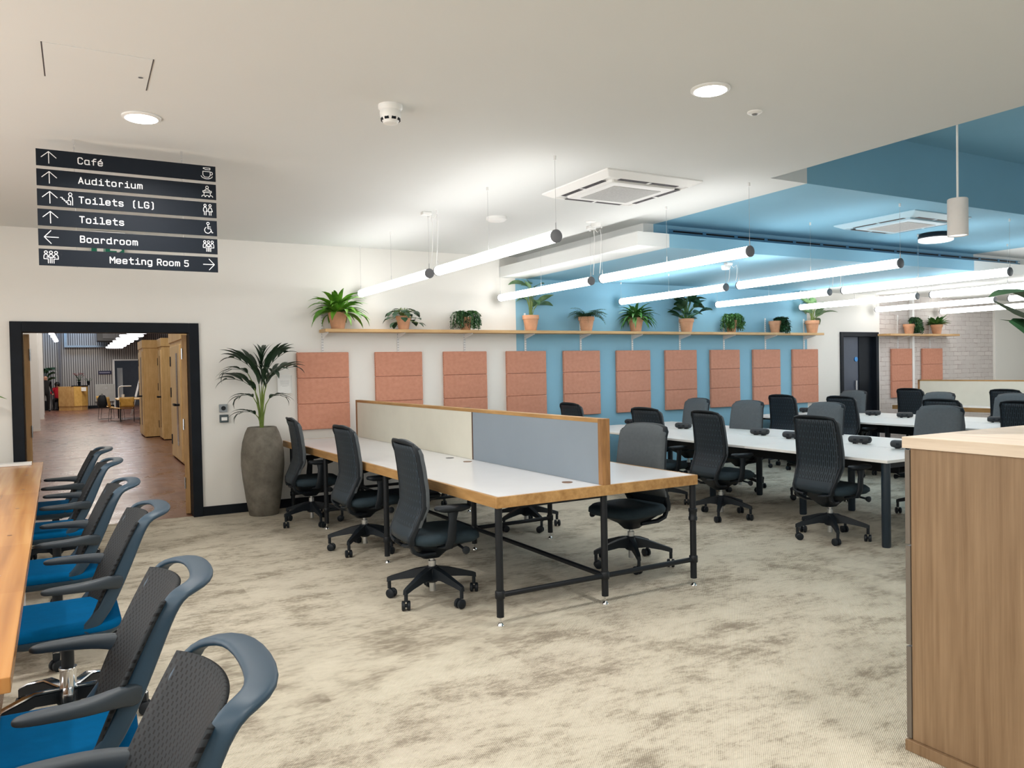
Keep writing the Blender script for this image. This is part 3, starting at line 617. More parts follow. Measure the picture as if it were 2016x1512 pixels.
    c.grid(lambda u, v: fr_(u, v, 1), NU, NV); c.grid(lambda u, v: fr_(1-u, v, 0), NU, NV)
    edge = lambda d, k: k
    # close the rim
    b0 = (NU+1)*(NV+1)
    def idx(i, j): return j*(NU+1)+i
    def idb(i, j): return b0+j*(NU+1)+(NU-i)
    for i in range(NU): c.f.append((idx(i, 0), idb(i, 0), idb(i+1, 0), idx(i+1, 0))); c.m.append(0); c.f.append((idx(i+1, NV), idb(i+1, NV), idb(i, NV), idx(i, NV))); c.m.append(0)
    for j in range(NV): c.f.append((idx(0, j+1), idb(0, j+1), idb(0, j), idx(0, j))); c.m.append(0); c.f.append((idx(NU, j), idb(NU, j), idb(NU, j+1), idx(NU, j+1))); c.m.append(0)
    c.build('back_cushion', GREYF, t, smooth=70)
    for sg in (-1, 1):
        a = MB(); a.sweep([(0.0, 0.17*sg, 0.385), (0.02, 0.27*sg, 0.40), (0.035, 0.285*sg, 0.46), (0.045, 0.285*sg, 0.58), (0.05, 0.28*sg, 0.645)], [(1, 0, 0)]*5, [0.06, 0.065, 0.065, 0.055, 0.085], [0.022, 0.024, 0.024, 0.026, 0.03], 8)
        a.loft([rrect(0.05, 0.272*sg, w_, d_, min(w_, d_)*0.45, z) for w_, d_, z in ((0.14, 0.05, 0.63), (0.24, 0.085, 0.645), (0.25, 0.09, 0.66), (0.23, 0.075, 0.67))])
        a.build('armrest', BLACKPL, t, smooth=60)
    k = MB(); k.cyl((0.13, -0.15, 0.385), (0.13, -0.275, 0.375), 0.009, n=8); k.tube([(0.13, -0.265, 0.376), (0.13, -0.285, 0.375), (0.13, -0.30, 0.374), (0.13, -0.305, 0.374)], [0.012, 0.024, 0.026, 0.018], 12)
    k.build('adjustment_knob', BLACKPL, t); return t
RAD = math.radians
GA, GB_, GC_ = 'task chairs at the oak-edged desk', 'task chairs at the nearer white bench', 'task chairs at the farther white bench'
CH = [ # x, y, facing, label, group, arms, phase
 (2.06, 4.86, -3, 'black slotted-back task chair tucked at the near end of the oak-edged desk, nearest the camera', GA, 1),
 (2.14, 6.52, 2, 'middle black slotted-back task chair of the three facing the cream and grey divider', GA, 1),
 (2.06, 7.98, -4, 'black slotted-back task chair beside the tall grey planter', GA, 1),
 (3.74, 4.85, 189, 'armless task chair with grey upholstered back, facing the near end of the oak-edged desk', GA, 0),
 (3.78, 6.55, 176, 'task chair mostly hidden behind the desk divider, its star base seen under the oak-edged desk', GA, 1),
 (3.80, 8.30, 183, 'task chair whose grey back top peeks over the cream part of the desk divider', GA, 1),
 (5.76, 4.62, -2, 'largest black slotted-back task chair at the nearer white bench, beside its end leg', GB_, 1),
 (5.67, 5.86, -6, 'black slotted-back task chair at the nearer white bench, second from its end leg', GB_, 1),
 (5.64, 6.80, 3, 'black slotted-back task chair behind the armless grey-backed one, its back cut off by it', GB_, 1),
 (5.74, 8.45, 0, 'black slotted-back task chair top showing just above the grey desk divider', GB_, 1),
 (7.25, 8.10, 178, 'smallest grey-backed task chair of the nearer white bench, in front of the blue wall', GB_, 1),
 (7.14, 7.05, 184, 'grey-backed task chair of the nearer white bench, touching a taller black-backed chair at its right', GB_, 1),
 (7.30, 6.02, 180, 'grey-backed task chair directly behind the largest black-backed one', GB_, 1),
 (7.41, 4.74, 182, 'large grey-backed task chair directly behind the oak cabinet top', GB_, 1),
 (9.20, 8.07, 2, 'black-backed task chair in front of the last terracotta panels of the blue wall', GC_, 1),
 (9.24, 7.07, -2, 'black-backed task chair right in front of the navy door, with a grey-backed one behind', GC_, 1),
 (9.17, 5.62, 0, 'black-backed task chair rising behind the large grey-backed one near the cabinet', GC_, 1),
 (9.22, 4.74, 1, 'black-backed task chair cut by the edge of the photo just above the cabinet', GC_, 1),
 (10.75, 8.28, 180, 'grey-backed task chair standing in front of the navy door panel', GC_, 1),
 (10.66, 6.80, 178, 'grey-backed task chair whose top just shows above a black-backed one near the cabinet', GC_, 1),
 (10.65, 5.76, 180, 'grey-backed task chair of the farther white bench, in front of the cream far divider', GC_, 1),
 (12.36, 8.16, 0, 'black-backed task chair at the far oak desk, in front of the brick wall panels', 'task chairs at the far oak desk', 1),
 (12.55, 6.72, 0, 'black-backed task chair at the far oak desk, cut by the edge of the photo', 'task chairs at the far oak desk', 1)]
protoc = None
PH = {1: 10, 2: 200, 3: 27, 6: 14, 7: 5}   # which way each star base has turned
for k, (x, y, a, lb, g, arms) in enumerate(CH):
    if k == 0: protoc = task_chair(lb, g); protoc.location = (x, y, 0); protoc.rotation_euler = (0, 0, RAD(a)); continue
    r = dup(protoc, (x, y, 0), RAD(a), lb, g, () if arms else ('armrest',))
    ph = PH.get(k, (k*31) % 72)
    for ch in r.children:
        if ch.name.split('.')[0] in ('star_base', 'caster'): ch.rotation_euler = (0, 0, RAD(ph-a))

# ------------------------------------------------------------------ blue meeting chairs (facing local +x)
def meeting_chair(label):
    t = thing('meeting_chair', label, 'chair', (0, 0, 0), 0, 'blue-seated chairs along the wooden table')
    b = MB(); ch = MB()
    for k in range(5):
        a = 2*PI*k/5+0.3; ca, sa = math.cos(a), math.sin(a); rings = []
        for r, z0, z1, w_ in ((0.02, 0.10, 0.150, 0.06), (0.14, 0.115, 0.160, 0.05), (0.26, 0.085, 0.125, 0.04), (0.33, 0.060, 0.095, 0.034)):
            rings.append([(r*ca-q*w_/2*sa, r*sa+q*w_/2*ca, z) for q, z in ((-1, z0), (1, z0), (1, z1), (-1, z1))])
        b.loft(rings)
        ch.sweep([(r*ca, r*sa, z) for r, z in ((0.03, 0.156), (0.14, 0.166), (0.26, 0.131), (0.33, 0.098))], [(-sa, ca, 0)]*4, [0.05, 0.044, 0.036, 0.03], [0.012]*4, 8)
    b.lathe([(0.04, 0.08), (0.055, 0.10), (0.055, 0.15)], n=16); sb = b.build('star_base', BLACKPL, t)
    ch.build('chrome_cover', CHROME, sb)
    for k in range(5):
        a = 2*PI*k/5+0.3; sw = a+0.8+1.3*k; c = Vector((0.32*math.cos(a), 0.32*math.sin(a), 0.03))
        ax = Vector((-math.sin(sw), math.cos(sw), 0)); q = MB()
        for e in (-1, 1): q.tube([c+ax*0.006*e, c+ax*0.010*e, c+ax*0.024*e, c+ax*0.028*e], [0.024, 0.03, 0.03, 0.024], 14)
        q.cyl(c, c+Vector((0, 0, 0.045)), 0.010, n=8); q.build('caster', BLACKPL, t)
    g = MB(); g.cyl((0, 0, 0.10), (0, 0, 0.24), 0.034, n=20); g.lathe([(0.036, 0.235), (0.038, 0.24), (0.036, 0.247)], n=20); g.build('chrome_sleeve', CHROME, t)
    MB().cyl((0, 0, 0.24), (0, 0, 0.41), 0.026, n=16).build('gas_column', BLACKPL, t)
    s = MB(); s.loft([rrect(0.03, 0, 0.20, 0.20, 0.08, 0.385, 6), rrect(0.03, 0, 0.44, 0.46, 0.12, 0.415, 6), rrect(0.03, 0, 0.49, 0.51, 0.12, 0.44, 6), rrect(0.03, 0, 0.49, 0.51, 0.12, 0.452, 6)]); s.build('seat_pan', SLATE, t, smooth=60)
    s = MB(); s.loft([rrect(0.03, 0, 0.475, 0.495, 0.09, 0.452, 6), rrect(0.03, 0, 0.485, 0.505, 0.09, 0.470, 6), rrect(0.03, 0, 0.475, 0.495, 0.09, 0.487, 6), rrect(0.03, 0, 0.40, 0.42, 0.08, 0.496, 6), rrect(0.03, 0, 0.2, 0.2, 0.06, 0.492, 6)]); s.build('seat', BLUEF, t, smooth=60)
    def bx(u, v): return -0.075-0.16*v-0.04*v*v-0.065*(1-(2*u-1)**2)
    def bp(u, v):
        e = 2*u-1; hw = 0.240+0.014*math.sin(PI*v)
        z = 0.455+0.455*v-0.010*abs(e)**3*max(0, v-0.5)*2
        return (bx(u, v), e*hw, z)
    MB().grid(bp, 16, 18).build('perforated_back', PERF, t, smooth=60, solid=0.012)
    # loop frame with arms
    side = [(-0.02, 0.20, 0.405), (-0.07, 0.243, 0.45), (-0.150, 0.240, 0.55), (-0.200, 0.232, 0.66), (-0.246, 0.228, 0.77), (-0.278, 0.226, 0.85), (-0.304, 0.226, 0.895), (-0.325, 0.220, 0.918), (-0.372, 0.188, 0.928), (-0.398, 0.12, 0.932), (-0.406, 0.0, 0.933)]
    wds = [(1, 0, 0)]*2+[(1, 0, 0.1)]*2+[(1, 0, 0.25), (1, -0.15, 0.5), (0.6, -0.7, 0.6), (0.25, -1, 0.25), (0.6, -0.8, 0.08), (1, -0.4, 0), (1, 0, 0)]
    wis = [0.05, 0.06, 0.055, 0.058, 0.056, 0.055, 0.054, 0.058, 0.066, 0.070, 0.072]; ths = [0.03, 0.03, 0.028, 0.025, 0.024, 0.024, 0.024, 0.023, 0.022, 0.022, 0.022]
    P_ = side+[(x, -y, z) for x, y, z in reversed(side[:-1])]; W_ = wds+[(x, -y, z) for x, y, z in reversed(wds[:-1])]
    MB().sweep(P_, W_, wis+wis[-2::-1], ths+ths[-2::-1], 14).build('loop_frame', SLATE, t, smooth=70, sub=1)
    for sg in (-1, 1):
        MB().sweep([(-0.225, 0.228*sg, 0.650), (-0.165, 0.254*sg, 0.662), (-0.12, 0.280*sg, 0.664), (-0.07, 0.295*sg, 0.664), (0.0, 0.301*sg, 0.665), (0.055, 0.301*sg, 0.665), (0.08, 0.301*sg, 0.664), (0.09, 0.301*sg, 0.663)], [(0, 1, 0)]*8, [0.030, 0.040, 0.052, 0.056, 0.054, 0.050, 0.036, 0.012], [0.075, 0.056, 0.046, 0.040, 0.034, 0.030, 0.024, 0.010], 14).build('armrest', SLATETOP, t, smooth=70, sub=1)
    return t
ML = [(-0.085, 1.74, 180, 'blue-seated meeting chair in the front corner of the photo, largest of its row'),
      (-0.080, 2.66, 179, 'blue-seated meeting chair next behind the largest one at the wooden table'),
      (-0.075, 4.02, 181, 'third blue-seated meeting chair from the camera along the wooden table'),
      (-0.135, 5.06, 180, 'fourth blue-seated meeting chair from the camera, middle of the row'),
      (-0.165, 6.40, 180, 'fifth blue-seated meeting chair from the camera, second from the doorway'),
      (-0.195, 7.48, 180, 'meeting chair nearest the doorway at the far end of the wooden table')]
for k, (x, y, a, lb) in enumerate(ML):
    if k == 0: pm = meeting_chair(lb); pm.location = (x, y, 0); pm.rotation_euler = (0, 0, RAD(a))
    else: dup(pm, (x, y, 0), RAD(a), lb)
# wooden tables
def wood_table(label, x0, x1, y0, y1, z, rz=0.0, org=(0, 0, 0)):
    t = thing('wooden_table', label, 'table', org, rz, 'walnut tables by the blue-seated chairs')
    MB().box(x0, x1, y0, y1, z-0.045, z).build('tabletop', VENEER, t, smooth=0, bev=0.003)
    m = MB(); m.box(x0+0.08, x1-0.035, y0+0.05, y1-0.05, z-0.16, z-0.046); m.build('apron', VENEER, t, smooth=0)
    for x in (x0+0.12, x1-0.10):
        for y in (y0+0.12, (y0+y1)/2, y1-0.12): MB().box(x-0.03, x+0.03, y-0.03, y+0.03, 0, z-0.16).build('leg', OFFWHITE, t, smooth=0)
    for y in [y0+0.35+0.95*k for k in range(int((y1-y0)/0.95))]: MB().cyl((x1-0.10, y, z-0.001), (x1-0.10, y, z+0.0006), 0.011, n=10).build('wood_plug', plain('dark_wood_plug', (0.10, 0.04, 0.02), 0.4), t)
    return t
wood_table('long walnut veneer table running along the row of blue-seated chairs', -1.45, 0, 0, 6.2, 0.74, 0.0215, (-0.182, 2.50, 0))
wood_table('nearer walnut table cut by the corner of the photo, slightly lower than the long one', -1.45, 0, -1.6, 0, 0.70, 0.0, (-0.215, 2.46, 0))
t = thing('white_board', 'thin white board lying on the far end of the walnut table', 'board', (-0.40, 8.53, 0.7405), 0.0215)
MB().box(-0.9, 0, -0.10, 0.06, 0, 0.022).build('board_panel', WHITEPL, t, smooth=0, bev=0.003)

# ------------------------------------------------------------------ oak-edged desk with divider
def pipe_leg(x, y, z1, par, fit):
    m = MB(); m.cyl((x, y, 0.055), (x, y, z1), 0.0225, n=14)
    m.lathe([(0.026, 0.165), (0.03, 0.17), (0.03, 0.21), (0.026, 0.215)], (x, y, 0), 14)
    if fit: m.lathe([(0.024, 0.46), (0.031, 0.465), (0.031, 0.485), (0.027, 0.49), (0.027, 0.52), (0.031, 0.525), (0.031, 0.545), (0.024, 0.55)], (x, y, 0), 14)
    l = m.build('leg', BLACKMETAL, par)
    f = MB(); f.lathe([(0.022, 0.0), (0.022, 0.006), (0.012, 0.018), (0.006, 0.022), (0.006, 0.058)], (x, y, 0), 12); f.build('levelling_foot', CHROME, l)
t = thing('oak_edged_desk', 'long white-topped desk with thick oak edge, pipe legs and cream and grey divider', 'desk')
DR = 0.018   # the desk stands very slightly askew
t.rotation_euler = (0, 0, DR); pv = Vector((2.96, 4.1, 0)); t.location = pv-Matrix.Rotation(DR, 3, 'Z') @ pv
ZT, E0, E1, Y0, Y1 = 0.782, 2.155, 3.765, 4.10, 8.98
def lx(y): return 2.155-0.013*(y-Y0)
MB().prism([(lx(Y0)+0.022, Y0+0.022), (E1-0.022, Y0+0.022), (E1-0.022, Y1-0.022), (lx(Y1)+0.022, Y1-0.022)], ZT-0.03, ZT).build('worktop', LAM, t, smooth=0)
m = MB(); zb = ZT-0.067
m.prism([(lx(Y0), Y0), (E1, Y0), (E1, Y0+0.022), (lx(Y0), Y0+0.022)], zb, ZT+0.0005)
m.prism([(lx(Y1), Y1-0.022), (E1, Y1-0.022), (E1, Y1), (lx(Y1), Y1)], zb, ZT+0.0005)
m.prism([(lx(Y0), Y0+0.022), (lx(Y0)+0.022, Y0+0.022), (lx(Y1)+0.022, Y1-0.022), (lx(Y1), Y1-0.022)], zb, ZT+0.0005)
m.box(E1-0.022, E1, Y0+0.022, Y1-0.022, zb, ZT+0.0005); m.build('oak_edging', OAK, t, smooth=0, bev=0.002)
MB().prism([(lx(Y0)+0.03, Y0+0.03), (E1-0.03, Y0+0.03), (E1-0.03, Y1-0.03), (lx(Y1)+0.03, Y1-0.03)], zb+0.004, ZT-0.031).build('desk_underside', BLACKPL, t, smooth=0)
for j, y in enumerate((4.13, 5.98, 7.60, 8.85)):
    for i, x in enumerate((2.183, 2.968, 3.742)): pipe_leg(x-(0.008*j if i == 0 else 0), y, zb+0.004, t, i == 2)
    m = MB(); m.cyl((2.183-0.008*j, y, 0.187), (3.742, y, 0.187), 0.017, n=12); m.build('stretcher', BLACKMETAL, t)
MB().cyl((2.968, 4.13, 0.187), (2.968, 8.85, 0.187), 0.017, n=12).build('stretcher', BLACKMETAL, t)
MB().box(2.62, 3.32, 4.6, 8.6, 0.60, 0.63).build('cable_tray', BLACKMETAL, t, smooth=0)
# divider
PX0, PX1 = 2.944, 3.008
for ya in (4.105, 8.90): MB().box(PX0, PX1, ya, ya+0.045, ZT+0.0005, 1.213).build('divider_post', OAKPOST, t, smooth=0, bev=0.002)
MB().box(PX0, PX1, 4.15, 8.90, 1.186, 1.213).build('divider_top_rail', OAK, t, smooth=0, bev=0.002)
m = MB(); m.box(PX0+0.004, PX1-0.004, 4.15, 5.932, ZT+0.0005, 1.186); m.build('divider_panel', PANELG, t, smooth=0)
m = MB(); m.box(PX0+0.004, PX1-0.004, 5.948, 8.90, ZT+0.0005, 1.186); m.build('divider_panel', PANELC, t, smooth=0)
MB().box(PX0+0.001, PX1-0.001, 5.932, 5.948, ZT+0.0005, 1.186).build('divider_joint', plain('dark_oak_joint', (0.09, 0.04, 0.02), 0.5), t, smooth=0)
for y, c in ((4.36, 0), (5.83, 0), (6.17, 1), (7.42, 1)):
    MB().lathe([(0.036, 0), (0.036, 0.003), (0.028, 0.004)], (2.84, y, ZT), 20).build('cable_grommet', [plain('walnut_cap', (0.17, 0.09, 0.05), 0.4), plain('grey_cap', (0.12, 0.12, 0.13), 0.4)][c], t)
# far oak desk with cream divider
t = thing('oak_edged_desk', 'far desk with thick oak edge and long cream divider by the brick wall', 'desk', (0, 0, 0))
FX0, FX1, FY0, FY1 = 12.47, 13.85, 3.6, 8.68
m = MB(); m.box(FX0+0.022, FX1-0.022, FY0, FY1-0.022, ZT-0.03, ZT); m.build('worktop', LAM, t, smooth=0)
m = MB(); m.box(FX0, FX0+0.022, FY0, FY1-0.022, zb, ZT+0.0005); m.box(FX1-0.022, FX1, FY0, FY1-0.022, zb, ZT+0.0005); m.box(FX0, FX1, FY1-0.022, FY1, zb, ZT+0.0005); m.build('oak_edging', OAK, t, smooth=0)
for y in (8.45, 7.0, 5.4, 3.9):
    for x in (12.55, 13.15, 13.78): pipe_leg(x, y, ZT-0.031, t, False)
    MB().cyl((12.55, y, 0.187), (13.78, y, 0.187), 0.017, n=10).build('stretcher', BLACKMETAL, t)
MB().box(12.75, 13.4, 4.2, 8.3, 0.50, 0.56).build('cable_tray', BLACKMETAL, t, smooth=0)
m = MB(); m.box(13.13, 13.19, FY0+0.3, 8.62, 1.192, 1.213); m.build('divider_top_rail', OAK, t, smooth=0)
MB().box(13.13, 13.19, 8.60, 8.635, ZT+0.0005, 1.213).build('divider_post', OAKPOST, t, smooth=0)
MB().box(13.134, 13.186, FY0+0.3, 8.60, ZT+0.0005, 1.192).build('divider_panel', PANELC, t, smooth=0)
t = thing('monitor', 'navy rounded corner of a screen showing above the far cream divider', 'monitor', (13.55, 6.55, 0.7825), 0)
MB().loft([[(q[2], q[0], q[1]) for q in rrect(0, 0.44, 0.54, 0.34, 0.05, x)] for x in (-0.02, 0.02)]).build('screen', plain('navy_screen', (0.012, 0.03, 0.075), 0.4), t, smooth=0)
m = MB(); m.cyl((0.03, 0, 0), (0.03, 0, 0.4), 0.02, n=8); m.box(-0.08, 0.12, -0.12, 0.12, 0, 0.012); m.build('monitor_stand', BLACKPL, t)

# ------------------------------------------------------------------ white benches
LEGBLUE = plain('blue_black_leg', (0.010, 0.022, 0.036), 0.4, spec=0.6)
def bench(label, x0, x1, y0, y1, legs):
    t = thing('white_bench_desk', label, 'desk', (x0, y0, 0), 0, 'long white bench desks'); W_, D_ = x1-x0, y1-y0; z = 0.738
    mid = W_/2; n = 3
    for k in range(n):
        ya, yb = D_*k/n+0.002, D_*(k+1)/n-0.002
        for xa, xb in ((0, mid-0.03), (mid+0.03, W_)): MB().box(xa, xb, ya, yb, z-0.025, z).build('worktop', BENCHW, t, smooth=0, bev=0.003)
    MB().box(mid-0.028, mid+0.028, 0.004, D_-0.004, z-0.022, z-0.003).build('cable_strip', OFFWHITE, t, smooth=0)
    for x, y in legs: MB().lathe([(0.032, 0), (0.032, 0.004), (0.036, 0.01), (0.036, z-0.026)], (x-x0, y-y0, 0), 18).build('leg', LEGBLUE, t)
    m = MB()
    for y in (0.07, D_/3, 2*D_/3, D_-0.1): m.box(0.08, W_-0.08, y-0.02, y+0.02, z-0.075, z-0.026)
    for x in (0.35, W_-0.35): m.box(x-0.02, x+0.02, 0.05, D_-0.05, z-0.075, z-0.026)
    m.build('underframe', BLACKMETAL, t, smooth=0)
    m = MB(); m.box(mid-0.22, mid+0.22, 0.35, D_-0.35, z-0.20, z-0.19); m.box(mid-0.225, mid-0.22, 0.35, D_-0.35, z-0.20, z-0.10); m.box(mid+0.22, mid+0.225, 0.35, D_-0.35, z-0.20, z-0.10); m.build('cable_tray', BLACKMETAL, t, smooth=0)
    return t
bench('nearer long white bench desk with black pods on it, beside the oak-edged desk', 5.765, 7.53, 4.06, 8.76, [(5.848, 4.135), (7.45, 4.135), (6.45, 5.50), (7.02, 5.36), (6.34, 6.68), (7.0, 6.60), (5.9, 8.65), (7.4, 8.65)])
bench('farther long white bench desk in front of the navy door', 9.22, 11.10, 4.06, 8.98, [(9.31, 4.14), (11.02, 4.14), (9.95, 5.5), (10.5, 5.45), (9.95, 7.0), (10.5, 7.0), (9.31, 8.85), (11.02, 8.85)])
def pod(label, g):
    t = thing('power_pod', label, 'power module', (0, 0, 0), 0, g); n = 16; rings = []
    for y, r in ((-0.105, 0.55), (-0.097, 0.85), (-0.075, 1.0), (0.075, 1.0), (0.097, 0.85), (0.105, 0.55)):
        rings.append([(0.052*r*math.cos(2*PI*k/n), y, 0.043+0.036*r*math.sin(2*PI*k/n)) for k in range(n)])
    MB().loft(rings).build('pod_shell', plain('charcoal_plastic', (0.022, 0.024, 0.028), 0.5), t)
    m = MB(); m.box(-0.0535, -0.047, -0.045, -0.015, 0.032, 0.055); m.box(-0.0535, -0.047, 0.015, 0.045, 0.032, 0.055); m.build('socket', BLACKPL, t, smooth=0)
    m = MB(); m.box(-0.03, 0.03, -0.06, -0.03, 0, 0.02); m.box(-0.03, 0.03, 0.03, 0.06, 0, 0.02); m.build('foot', BLACKPL, t, smooth=0); return t
pods = [(6.70, 8.62, 1, 'black power pod at the far end of the nearer white bench, above the armless chair'), (6.74, 7.62, 1, 'black power pod between the two black chairs of the nearer bench, beyond its middle'), (6.76, 6.36, 1, 'black power pod at the middle of the nearer bench, in front of a grey-backed chair'),
        (6.70, 5.84, 1, 'black power pod half hidden by the largest black-backed chair'), (6.76, 5.06, 1, 'black power pod between the largest black chair and the oak cabinet'), (6.66, 4.53, 1, 'black power pod cut by the edge of the oak cabinet'),
        (10.42, 8.80, 2, 'black power pod at the far end of the farther white bench, beside the blue wall'), (10.46, 7.60, 2, 'black power pod on the farther white bench, below the navy door'), (10.34, 7.00, 2, 'black power pod on the farther white bench, below the brick wall panels'), (10.30, 5.70, 2, 'black power pod on the farther bench near the edge of the photo')]
for k, (x, y, g, lb) in enumerate(pods):
    if k == 0: pp = pod(lb, 'power pods on the nearer bench'); pp.location = (x, y, 0.738); pp.rotation_euler = (0, 0, 0.3)
    else: dup(pp, (x, y, 0.738), 0.3 if g == 1 else 0.5, lb, 'power pods on the nearer bench' if g == 1 else 'power pods on the farther bench')

# ------------------------------------------------------------------ oak cabinet
t = thing('drawer_cabinet', 'tall oak veneer drawer cabinet with lighter top at the edge of the photo', 'cabinet', (2.857, 1.915, 0))
MB().box(0.004, 1.2, -0.62, 0, 0.045, 1.205).build('cabinet_body', CABOAK, t, smooth=0, bev=0.0015)
MB().box(-0.006, 1.21, -0.63, 0.03, 1.206, 1.25).build('cabinet_top', CABTOP, t, smooth=0, bev=0.0015)
MB().box(-0.012, 1.21, -0.63, 0.022, 0, 0.044).build('plinth', CABOAK, t, smooth=0, bev=0.0015)
for z0, z1 in ((0.048, 0.415), (0.423, 0.817), (0.825, 1.198)):
    MB().box(0.0, 0.6, 0.002, 0.022, z0, z1).build('drawer_front', TAUPE, t, smooth=0, bev=0.001)
    MB().box(0.602, 1.2, 0.002, 0.022, z0, z1).build('drawer_front', TAUPE, t, smooth=0, bev=0.001)
# ------------------------------------------------------------------ acoustic panels, shelves
ORD = ['first', 'second', 'third', 'fourth', 'fifth', 'sixth', 'seventh', 'eighth', 'ninth', 'tenth']
PXS = [2.202, 3.142, 4.047, 4.956, 5.853, 6.759, 7.662, 8.563, 9.475, 10.385]
def apanel(label, g, x, y, z):
    t = thing('acoustic_panel', label, 'wall panel', (x, y-0.002, z), 0, g)
    tile = None
    for k in range(3):
        if tile is None:
            m = MB(); m.box(0, 0.612, -0.046, 0, -0.2990, -0.0010); tile = m.build('felt_tile', FELT, t, smooth=0, bev=0.009); tile.location = (0, 0, 0)
        else: c = tile.copy(); COL.objects.link(c); c.parent = t; c.location = (0, 0, -0.3*k)
    return t
PL = ['terracotta felt panel on white wall nearest the tall planter, largest of the row', 'terracotta felt panel under the trailing round-leaved plant', 'terracotta felt panel under the trailing stringy plant', 'terracotta felt panel straddling the edge between white and blue wall',
      'terracotta felt panel under the small dark fern', 'terracotta felt panel under the bright green arching plant', 'terracotta felt panel under the dark broad-leaved plant', 'terracotta felt panel under the bushy trailing plant on the blue wall', 'terracotta felt panel under the cascading dark ivy', 'last terracotta felt panel of the long row, at the end of the blue wall']
for k, x in enumerate(PXS): apanel(PL[k], 'acoustic panels under the long shelf', x, WY, 1.782)
apanel('terracotta felt panel on the brick wall, close to the navy door', 'acoustic panels on the brick wall', 12.976, WY-0.001, 1.782)
apanel('terracotta felt panel on the brick wall, to the far side of the white pipe', 'acoustic panels on the brick wall', 13.888, WY-0.001, 1.782)
SZ = 2.045
def shelf(name, label, x0, x1, ups, ztop):
    t = thing(name, label, 'shelf', (x0, WY, SZ))
    MB().box(0, x1-x0, -0.275, -0.012, -0.036, 0).build('shelf_board', OAKX, t, smooth=0, bev=0.002)
    for u in ups:
        x = u-x0; m = MB(); m.box(x-0.0125, x+0.0125, -0.0115, 0.0, -0.262, ztop-SZ)
        up = m.build('upright_rail', OFFWHITE, t, smooth=0)
        s = MB()
        for q in range(int((ztop-SZ+0.25)/0.032)): 
            z = -0.25+0.032*q
            for e in (-0.006, 0.006): s.box(x+e-0.002, x+e+0.002, -0.0121, -0.0116, z, z+0.014)
        s.build('slot', plain('slot_shadow_grey', (0.18, 0.18, 0.19), 0.8), up, smooth=0)
        b = MB(); b.loft([[(xx, -0.0125, -0.037), (xx, -0.25, -0.037), (xx, -0.25, -0.050), (xx, -0.0125, -0.105)] for xx in (x-0.004, x+0.004)]); b.build('bracket', OFFWHITE, t, smooth=0)
    return t
shelf('plant_shelf', 'long oak shelf on white brackets above the terracotta panels', 2.475, 10.87, [x+0.31 for x in PXS], 2.29)
shelf('plant_shelf', 'short oak shelf with two plants on the brick wall', 12.60, 14.68, [13.20, 14.16], 2.40)

# ------------------------------------------------------------------ potted plants
def pot(t, r, h, rim=True):
    pr = [(r*0.66, 0), (r*0.90, h*0.72), (r*0.90, h*0.74), (r, h*0.745), (r, h), (r*0.88, h), (r*0.86, h*0.86)] if rim else [(r*0.66, 0), (r, h*0.97), (r, h), (r*0.92, h), (r*0.9, h*0.86)]
    MB().lathe(pr, n=28).build('terracotta_pot', TERRA, t, smooth=50)
    MB().lathe([(r*0.86, h*0.84), (r*0.86, h*0.90)], n=20).build('soil', SOIL, t)
def plant(label, x, r, h, fill, mats, rim=True, y=8.925, z=None):
    t = thing('potted_plant', label, 'plant', (x, y, SZ+0.001 if z is None else z), 0, 'potted plants on the long shelf' if x < 11 else 'potted plants on the short shelf' if x < 15 else None)
    pot(t, r, h, rim); g = MB(); R_ = random.Random(int(x*100)); fill(g, R_, h, r)
    g.v = [(a, max(-0.30, min(b, 0.132)), max(c, 0.012) if b > -0.14 else c) for a, b, c in g.v]
    g.build('foliage', mats, t, smooth=60); return t
def arching(n, ln, wd, e0, e1, dr0, dr1, shape=0.9):
    def f(g, R, h, r):
        for k in range(n):
            a = 2.399*k+R.uniform(-.2, .2); tt = k/n; el = e1+(e0-e1)*tt
            L_ = ln*R.uniform(0.75, 1.05)
            if math.sin(a) > 0.3: L_ *= 0.7
            g.leaf((0.02*math.cos(a), 0.02*math.sin(a), h*0.9), a, el, L_, wd*R.uniform(.8, 1.1), R.uniform(dr0, dr1), 0.3, 7, shape, 0, R.uniform(-.35, .35))
    return f
def trailing(n, ln, lr, side=None, dens=12, up=0.10):
    """thin stems arching over the rim and hanging down, each with small leaves"""
    def f(g, R, h, r):
        for k in range(n):
            a = 2*PI*k/n*1.0+R.uniform(-.3, .3)
            if side is not None: a = side+R.uniform(-0.9, 0.9)
            if math.sin(a) > 0.55: a = -a
            if side is None and abs(a % (2*PI)-1.5*PI) < 0.55 and k % 4: a += 1.0 if k % 2 else -1.0
            L_ = ln*R.uniform(0.5, 1.0); rr = r*R.uniform(0.95, 1.9); pts = []
            for i in range(dens):
                t = i/(dens-1)
                rad = rr*min(1, t*2.2)*(1+0.15*t); zz = h*0.9+up*R.uniform(.8, 1.1)*math.sin(min(1, t*2.2)*PI*0.75)-max(0, t-0.4)*L_*1.35
                zz = max(0.012, zz)
                pts.append(Vector((rad*math.cos(a)+R.uniform(-.01, .01), min(0.1, rad*math.sin(a)), zz)))
            g.tube(pts, 0.0028, 4, 0)
            for p in pts[2:]:
                for q in range(2): g.leaf(p, R.uniform(0, 6.28), R.uniform(-0.9, 0.6), lr*R.uniform(.7, 1.2), lr*0.42, 0.7, 0.2, 3, 1.0, 1)
    return f
